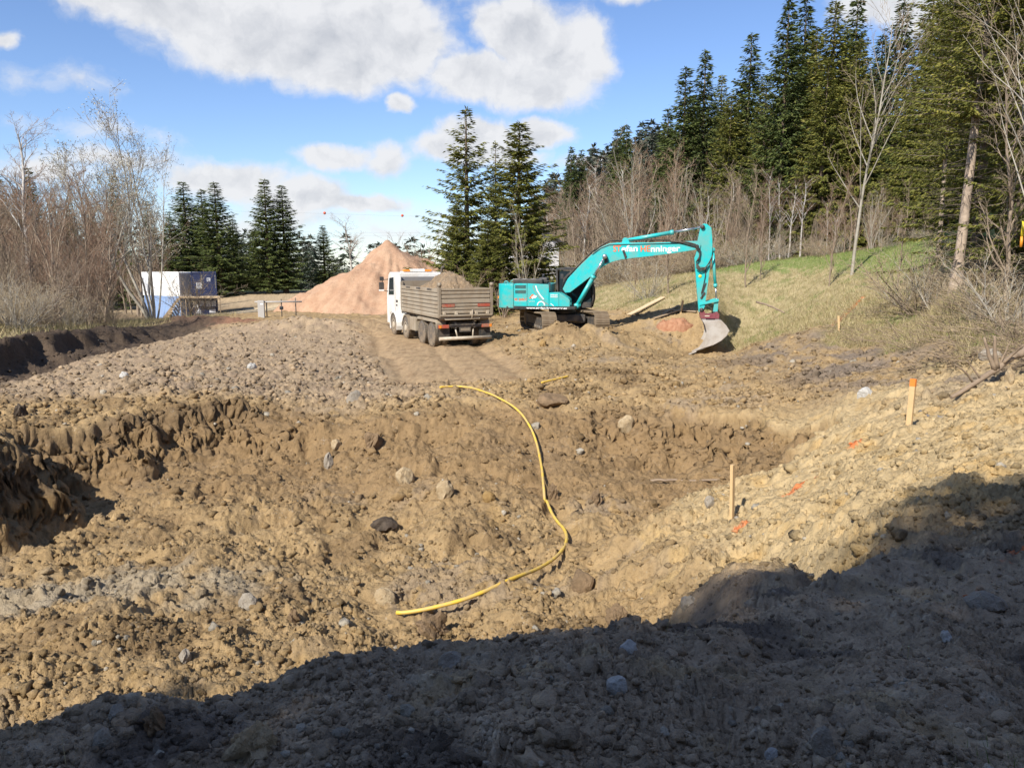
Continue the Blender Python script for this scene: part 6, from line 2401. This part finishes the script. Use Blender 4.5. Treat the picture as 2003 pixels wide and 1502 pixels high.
# big trees at the right edge
plant_px(SPR_NEAR, 'spruce_tree', 1872, 556, 24.5, -420, 0.5, 'old spruce with bare leaning trunk on the right bank', 'spruce tree', 'near spruces at the right edge', tilt=0.02)
plant_px(SPR_NEAR2, 'spruce_tree', 1985, 545, 25, -450, 2.6, 'near olive spruce at the right edge behind the yellow pole', 'spruce tree', 'near spruces at the right edge')
plant_px(SPR_NEAR2, 'spruce_tree', 1905, 520, 30, -300, 4.6, 'olive spruce behind the old leaning spruce', 'spruce tree', 'near spruces at the right edge', wide=0.95)
plant_px(SPR_NEAR2, 'spruce_tree', 2080, 560, 22, -500, 1.1, 'spruce reaching in from beyond the right edge', 'spruce tree', 'near spruces at the right edge', wide=1.0)
plant_px(SPR_NEAR, 'spruce_tree', 1835, 510, 36, -60, 3.3, 'spruce with sunlit golden branch tips left of the old leaning spruce', 'spruce tree', 'near spruces at the right edge', wide=0.8)
plant_px(B_white, 'birch_tree', 2012, 560, 19, -40, 3.7, 'bare pale tree cut off by the right edge', 'bare tree', wide=1.0)
plant_px(B_sap[1], 'thin_sapling', 1970, 560, 21, 100, 0.4, 'thin bare sapling right of the old leaning spruce', 'sapling', wide=1.1)
for px, by, d, ty, k, lb, w in ((1800, 580, 28, 440, B_bush[0], 'dense bare shrub left of the old spruce trunk', 1.3), (1830, 575, 26.5, 470, B_bush[1], 'greyish bare shrub touching the old spruce trunk', 1.2), (1765, 570, 30, 490, B_bush[1], 'bare shrub farthest left of the old spruce', 1.0),
                               (1925, 600, 21, 480, B_bush[0], 'tangled shrub right of the old spruce trunk', 1.4), (1975, 610, 19, 470, B_bush[1], 'tangled grey shrub at the right edge of the bank', 1.4), (1850, 625, 23, 575, B_bush[0], 'low dead brush on the bank below the old spruce', 1.6),
                               (1905, 640, 20, 585, B_bush[1], 'low grey brush above the fallen branch', 1.5), (1990, 650, 17.5, 560, B_bush[0], 'brown brush behind the upper end of the fallen branch', 1.4), (1945, 560, 24, 470, B_multi[0], 'upright bare alder behind the brush', 0.9)):
    plant_px(k, 'bare_shrub', px, by, d, ty, px % 6.28, lb, 'shrub', 'brush on the right bank', wide=w)

# wood behind the camera: its shade falls over the near ledge
for i in range(19):
    x = -19.5 + i * 1.08
    top = float(np.interp(x, [-20, -14.5, -10.0, -8.8, -7.4, -6.0, -4.5, 1], [14.5, 15.5, 16.0, 17.0, 18.1, 18.9, 19.6, 20.0])) + 0.45
    y = -9.5
    if i % 2:
        x, y, top = x - 1.2, -11.4, top + 1.3
    g = ground_z(x, y)
    plant((SPR_O[i % 3], SPR[i % 4])[i % 2], 'spruce_tree', x, y, top - g, i * 1.7, 'spruce of the wood edge behind the viewer', 'spruce tree', 'spruces behind the viewer', z=g, wide=1.05)

# ---- far wooded hillside and hedge lines: one mass nobody could count
def far_wood(name, pts, seed, n, hmin, hmax, label, needle):
    rg = np.random.default_rng(seed)
    kinds = []
    for q in range(3):
        _, _, c = make_spruce(10, 2.2, seed + q, 11, 4, 1.1, dens=0.7)
        kinds.append(c)
    vs = []
    poly = np.array(pts)
    x0, y0 = poly.min(0)
    x1, y1 = poly.max(0)
    cnt = 0
    while cnt < n:
        x, y = x0 + (x1 - x0) * rg.random(), y0 + (y1 - y0) * rg.random()
        ins = False
        for i in range(len(poly)):
            ax_, ay_ = poly[i]
            bx_, by_ = poly[(i + 1) % len(poly)]
            if (ay_ > y) != (by_ > y) and x < (bx_ - ax_) * (y - ay_) / (by_ - ay_ + 1e-9) + ax_:
                ins = not ins
        if not ins:
            continue
        cnt += 1
        c = kinds[rg.integers(3)]
        s = (hmin + (hmax - hmin) * rg.random()) / 10
        a = rg.random() * 6.28
        v = c[0] * s
        v = np.stack([v[:, 0] * math.cos(a) - v[:, 1] * math.sin(a) + x, v[:, 0] * math.sin(a) + v[:, 1] * math.cos(a) + y, v[:, 2] + ground_z(x, y)], 1)
        vs.append((v, c[1]))
    V, F = join(vs)
    o = link(name, np_mesh(name, V, F, needle))
    return tag(o, label, kind='stuff')


M_far = mat_island('far_needles', [(0.035, 0.05, 0.035), (0.05, 0.066, 0.045), (0.075, 0.085, 0.06), (0.12, 0.105, 0.085)], 0.8)
far_wood('far_wood', [(4, 185), (60, 170), (120, 250), (60, 300), (6, 280)], 401, 190, 11, 17, 'dark wooded hillside far behind the excavator', M_far)
far_wood('far_wood', [(-190, 150), (-60, 150), (-10, 170), (10, 230), (-120, 260), (-220, 200)], 402, 140, 9, 14, 'distant wood line behind the spruces on the left', M_far)

# ---- grass and litter
def blades(name, n, hmin, hmax, wd, seed, m_, where, label, flat=0.5):
    rg = np.random.default_rng(seed)
    X, Y = where(rg, n)
    z = ground_base(X, Y)[0]
    n = len(X)
    a = rg.random(n) * 6.283
    L = hmin + (hmax - hmin) * rg.random(n) ** 1.6
    b = rg.random(n) * 6.283
    ln = flat * (0.3 + rg.random(n))
    tip = np.stack([X + np.cos(b) * L * ln, Y + np.sin(b) * L * ln, z + L * np.sqrt(np.clip(1 - ln * ln * 0.6, 0.1, 1))], 1)
    w = wd * (0.6 + 0.8 * rg.random(n))
    p0 = np.stack([X - np.cos(a) * w, Y - np.sin(a) * w, z - 0.03], 1)
    p1 = np.stack([X + np.cos(a) * w, Y + np.sin(a) * w, z - 0.03], 1)
    V = np.stack([p0, p1, tip], 1).reshape(-1, 3)
    return tag(link(name, np_mesh(name, V, np.arange(3 * n).reshape(n, 3), m_)), label, kind='stuff')


def on_slope(green):
    def f(rg, n):
        d = 1 / (rg.random(n * 6) * (1 / 17 - 1 / 64) + 1 / 64)
        a = R(2) + R(37) * rg.random(n * 6)
        X, Y = d * np.sin(a), d * np.cos(a)
        sl, wd, lf, nn = zones(X, Y)
        z = ground_base(X, Y)[0]
        n2 = fbm(X * 1.7, Y * 1.7, 4, 82)
        n1 = fbm(X * 0.45, Y * 0.45, 4, 81)
        ge = sstep(z - np.interp(Y, [20, 30, 36, 44, 54], [4.2, 3.0, 2.7, 3.0, 2.6]) + n2 * 0.25, 0.0, 0.6)
        g = np.maximum(ge * 0.95, sstep(n1 + n2 * 0.6, 0.25, 0.7) * 0.7)
        pr = g if green else (1 - g)
        k = (sl > 0.4) & (rg.random(n * 6) < pr * (1 - wd * 0.9))
        return X[k][:n], Y[k][:n]
    return f


def on_left(rg, n):
    d = 24 + 42 * rg.random(n * 4)
    a = -R(40) + R(30) * rg.random(n * 4)
    X, Y = d * np.sin(a), d * np.cos(a)
    lf = zones(X, Y)[2]
    lx = -17.2 + (26 - Y) * 0.085
    k = (lf > 0.5) & (lx - X > 1.0)
    return X[k][:n], Y[k][:n]


M_gg = mat_island('green_grass', [(0.10, 0.155, 0.03), (0.15, 0.215, 0.045), (0.20, 0.25, 0.065), (0.30, 0.28, 0.11)], 0.7, translucent=0.2)
M_gd = mat_island('dry_grass', [(0.26, 0.195, 0.10), (0.40, 0.32, 0.17), (0.52, 0.43, 0.25), (0.32, 0.27, 0.12), (0.22, 0.215, 0.08)], 0.8, translucent=0.15)
blades('green_grass', 60000, 0.07, 0.22, 0.012, 601, M_gg, on_slope(True), 'short green grass on top of the slope', 0.6)
blades('dry_grass', 90000, 0.06, 0.34, 0.012, 602, M_gd, on_slope(False), 'matted dry grass on the slope', 0.95)
blades('dry_grass', 30000, 0.10, 0.5, 0.014, 603, M_gd, on_left, 'dry grass and dead stalks under the left thicket', 0.85)


def on_brush(rg, n):
    d = 1 / (rg.random(n * 8) * (1 / 14 - 1 / 34) + 1 / 34)
    a = R(22) + R(18) * rg.random(n * 8)
    X, Y = d * np.sin(a), d * np.cos(a)
    sl = zones(X, Y)[0]
    e = fbm(X * 0.7, Y * 0.7, 3, 91)
    k = (sl > 0.15) & (rg.random(n * 8) < np.clip(0.25 + e + (X - 0.42 * Y) * 0.25, 0, 1))
    return X[k][:n], Y[k][:n]


def brushwood(name, n, seed, label):
    rg = np.random.default_rng(seed)
    X, Y = on_brush(rg, n)
    n = len(X)
    z = ground_full(X, Y)[0]
    L = 0.25 + 1.1 * rg.random(n) ** 2
    a = rg.random(n) * 6.283
    up = np.abs(rg.normal(size=n)) * 0.22
    p = np.stack([X, Y, z + 0.02 + 0.10 * rg.random(n)], 1)
    segs = []
    r = 0.006 + 0.010 * rg.random(n) ** 2
    for i in range(3):
        a = a + rg.normal(size=n) * 0.35
        q = p + np.stack([np.cos(a) * L / 3, np.sin(a) * L / 3, (up + rg.normal(size=n) * 0.12) * L / 3], 1)
        segs.append(np.concatenate([p, q, (r * (1 - i * 0.25))[:, None], (r * (0.75 - i * 0.25))[:, None]], 1))
        p = q
    v, f = tubes(np.concatenate(segs), 3)
    return tag(link(name, np_mesh(name, v, f, M_deadwood)), label, kind='stuff')


M_deadwood = mat('dead_twigs', (0.33, 0.25, 0.165), 0.9, dirt=(0.16, 0.11, 0.075), dirt_amt=0.7, scale=1.2, vary=0.3)
brushwood('brushwood', 5000, 611, 'dead twigs and brushwood strewn over the right bank')


def on_corner(rg, n):
    X = 1.15 + 1.2 * rg.random(n)
    Y = 1.9 + 0.9 * rg.random(n)
    k = ((X - 1.85) / 0.55) ** 2 + ((Y - 2.2) / 0.35) ** 2 < 1.0 + 0.5 * fbm(X * 4, Y * 4, 3, 9)
    return X[k], Y[k]


def on_ledge(rg, n):
    d = 2.3 + 2.2 * rg.random(n)
    a = R(-38) + R(76) * rg.random(n)
    return d * np.sin(a), d * np.cos(a)


blades('dry_stalks', 150, 0.05, 0.20, 0.0022, 605, M_gd, on_ledge, 'scattered dry stalks on the shaded ledge', 0.8)
blades('grass_tuft', 2600, 0.02, 0.09, 0.003, 604, M_gg, on_corner, 'small tuft of green grass in the lower right corner', 0.9)
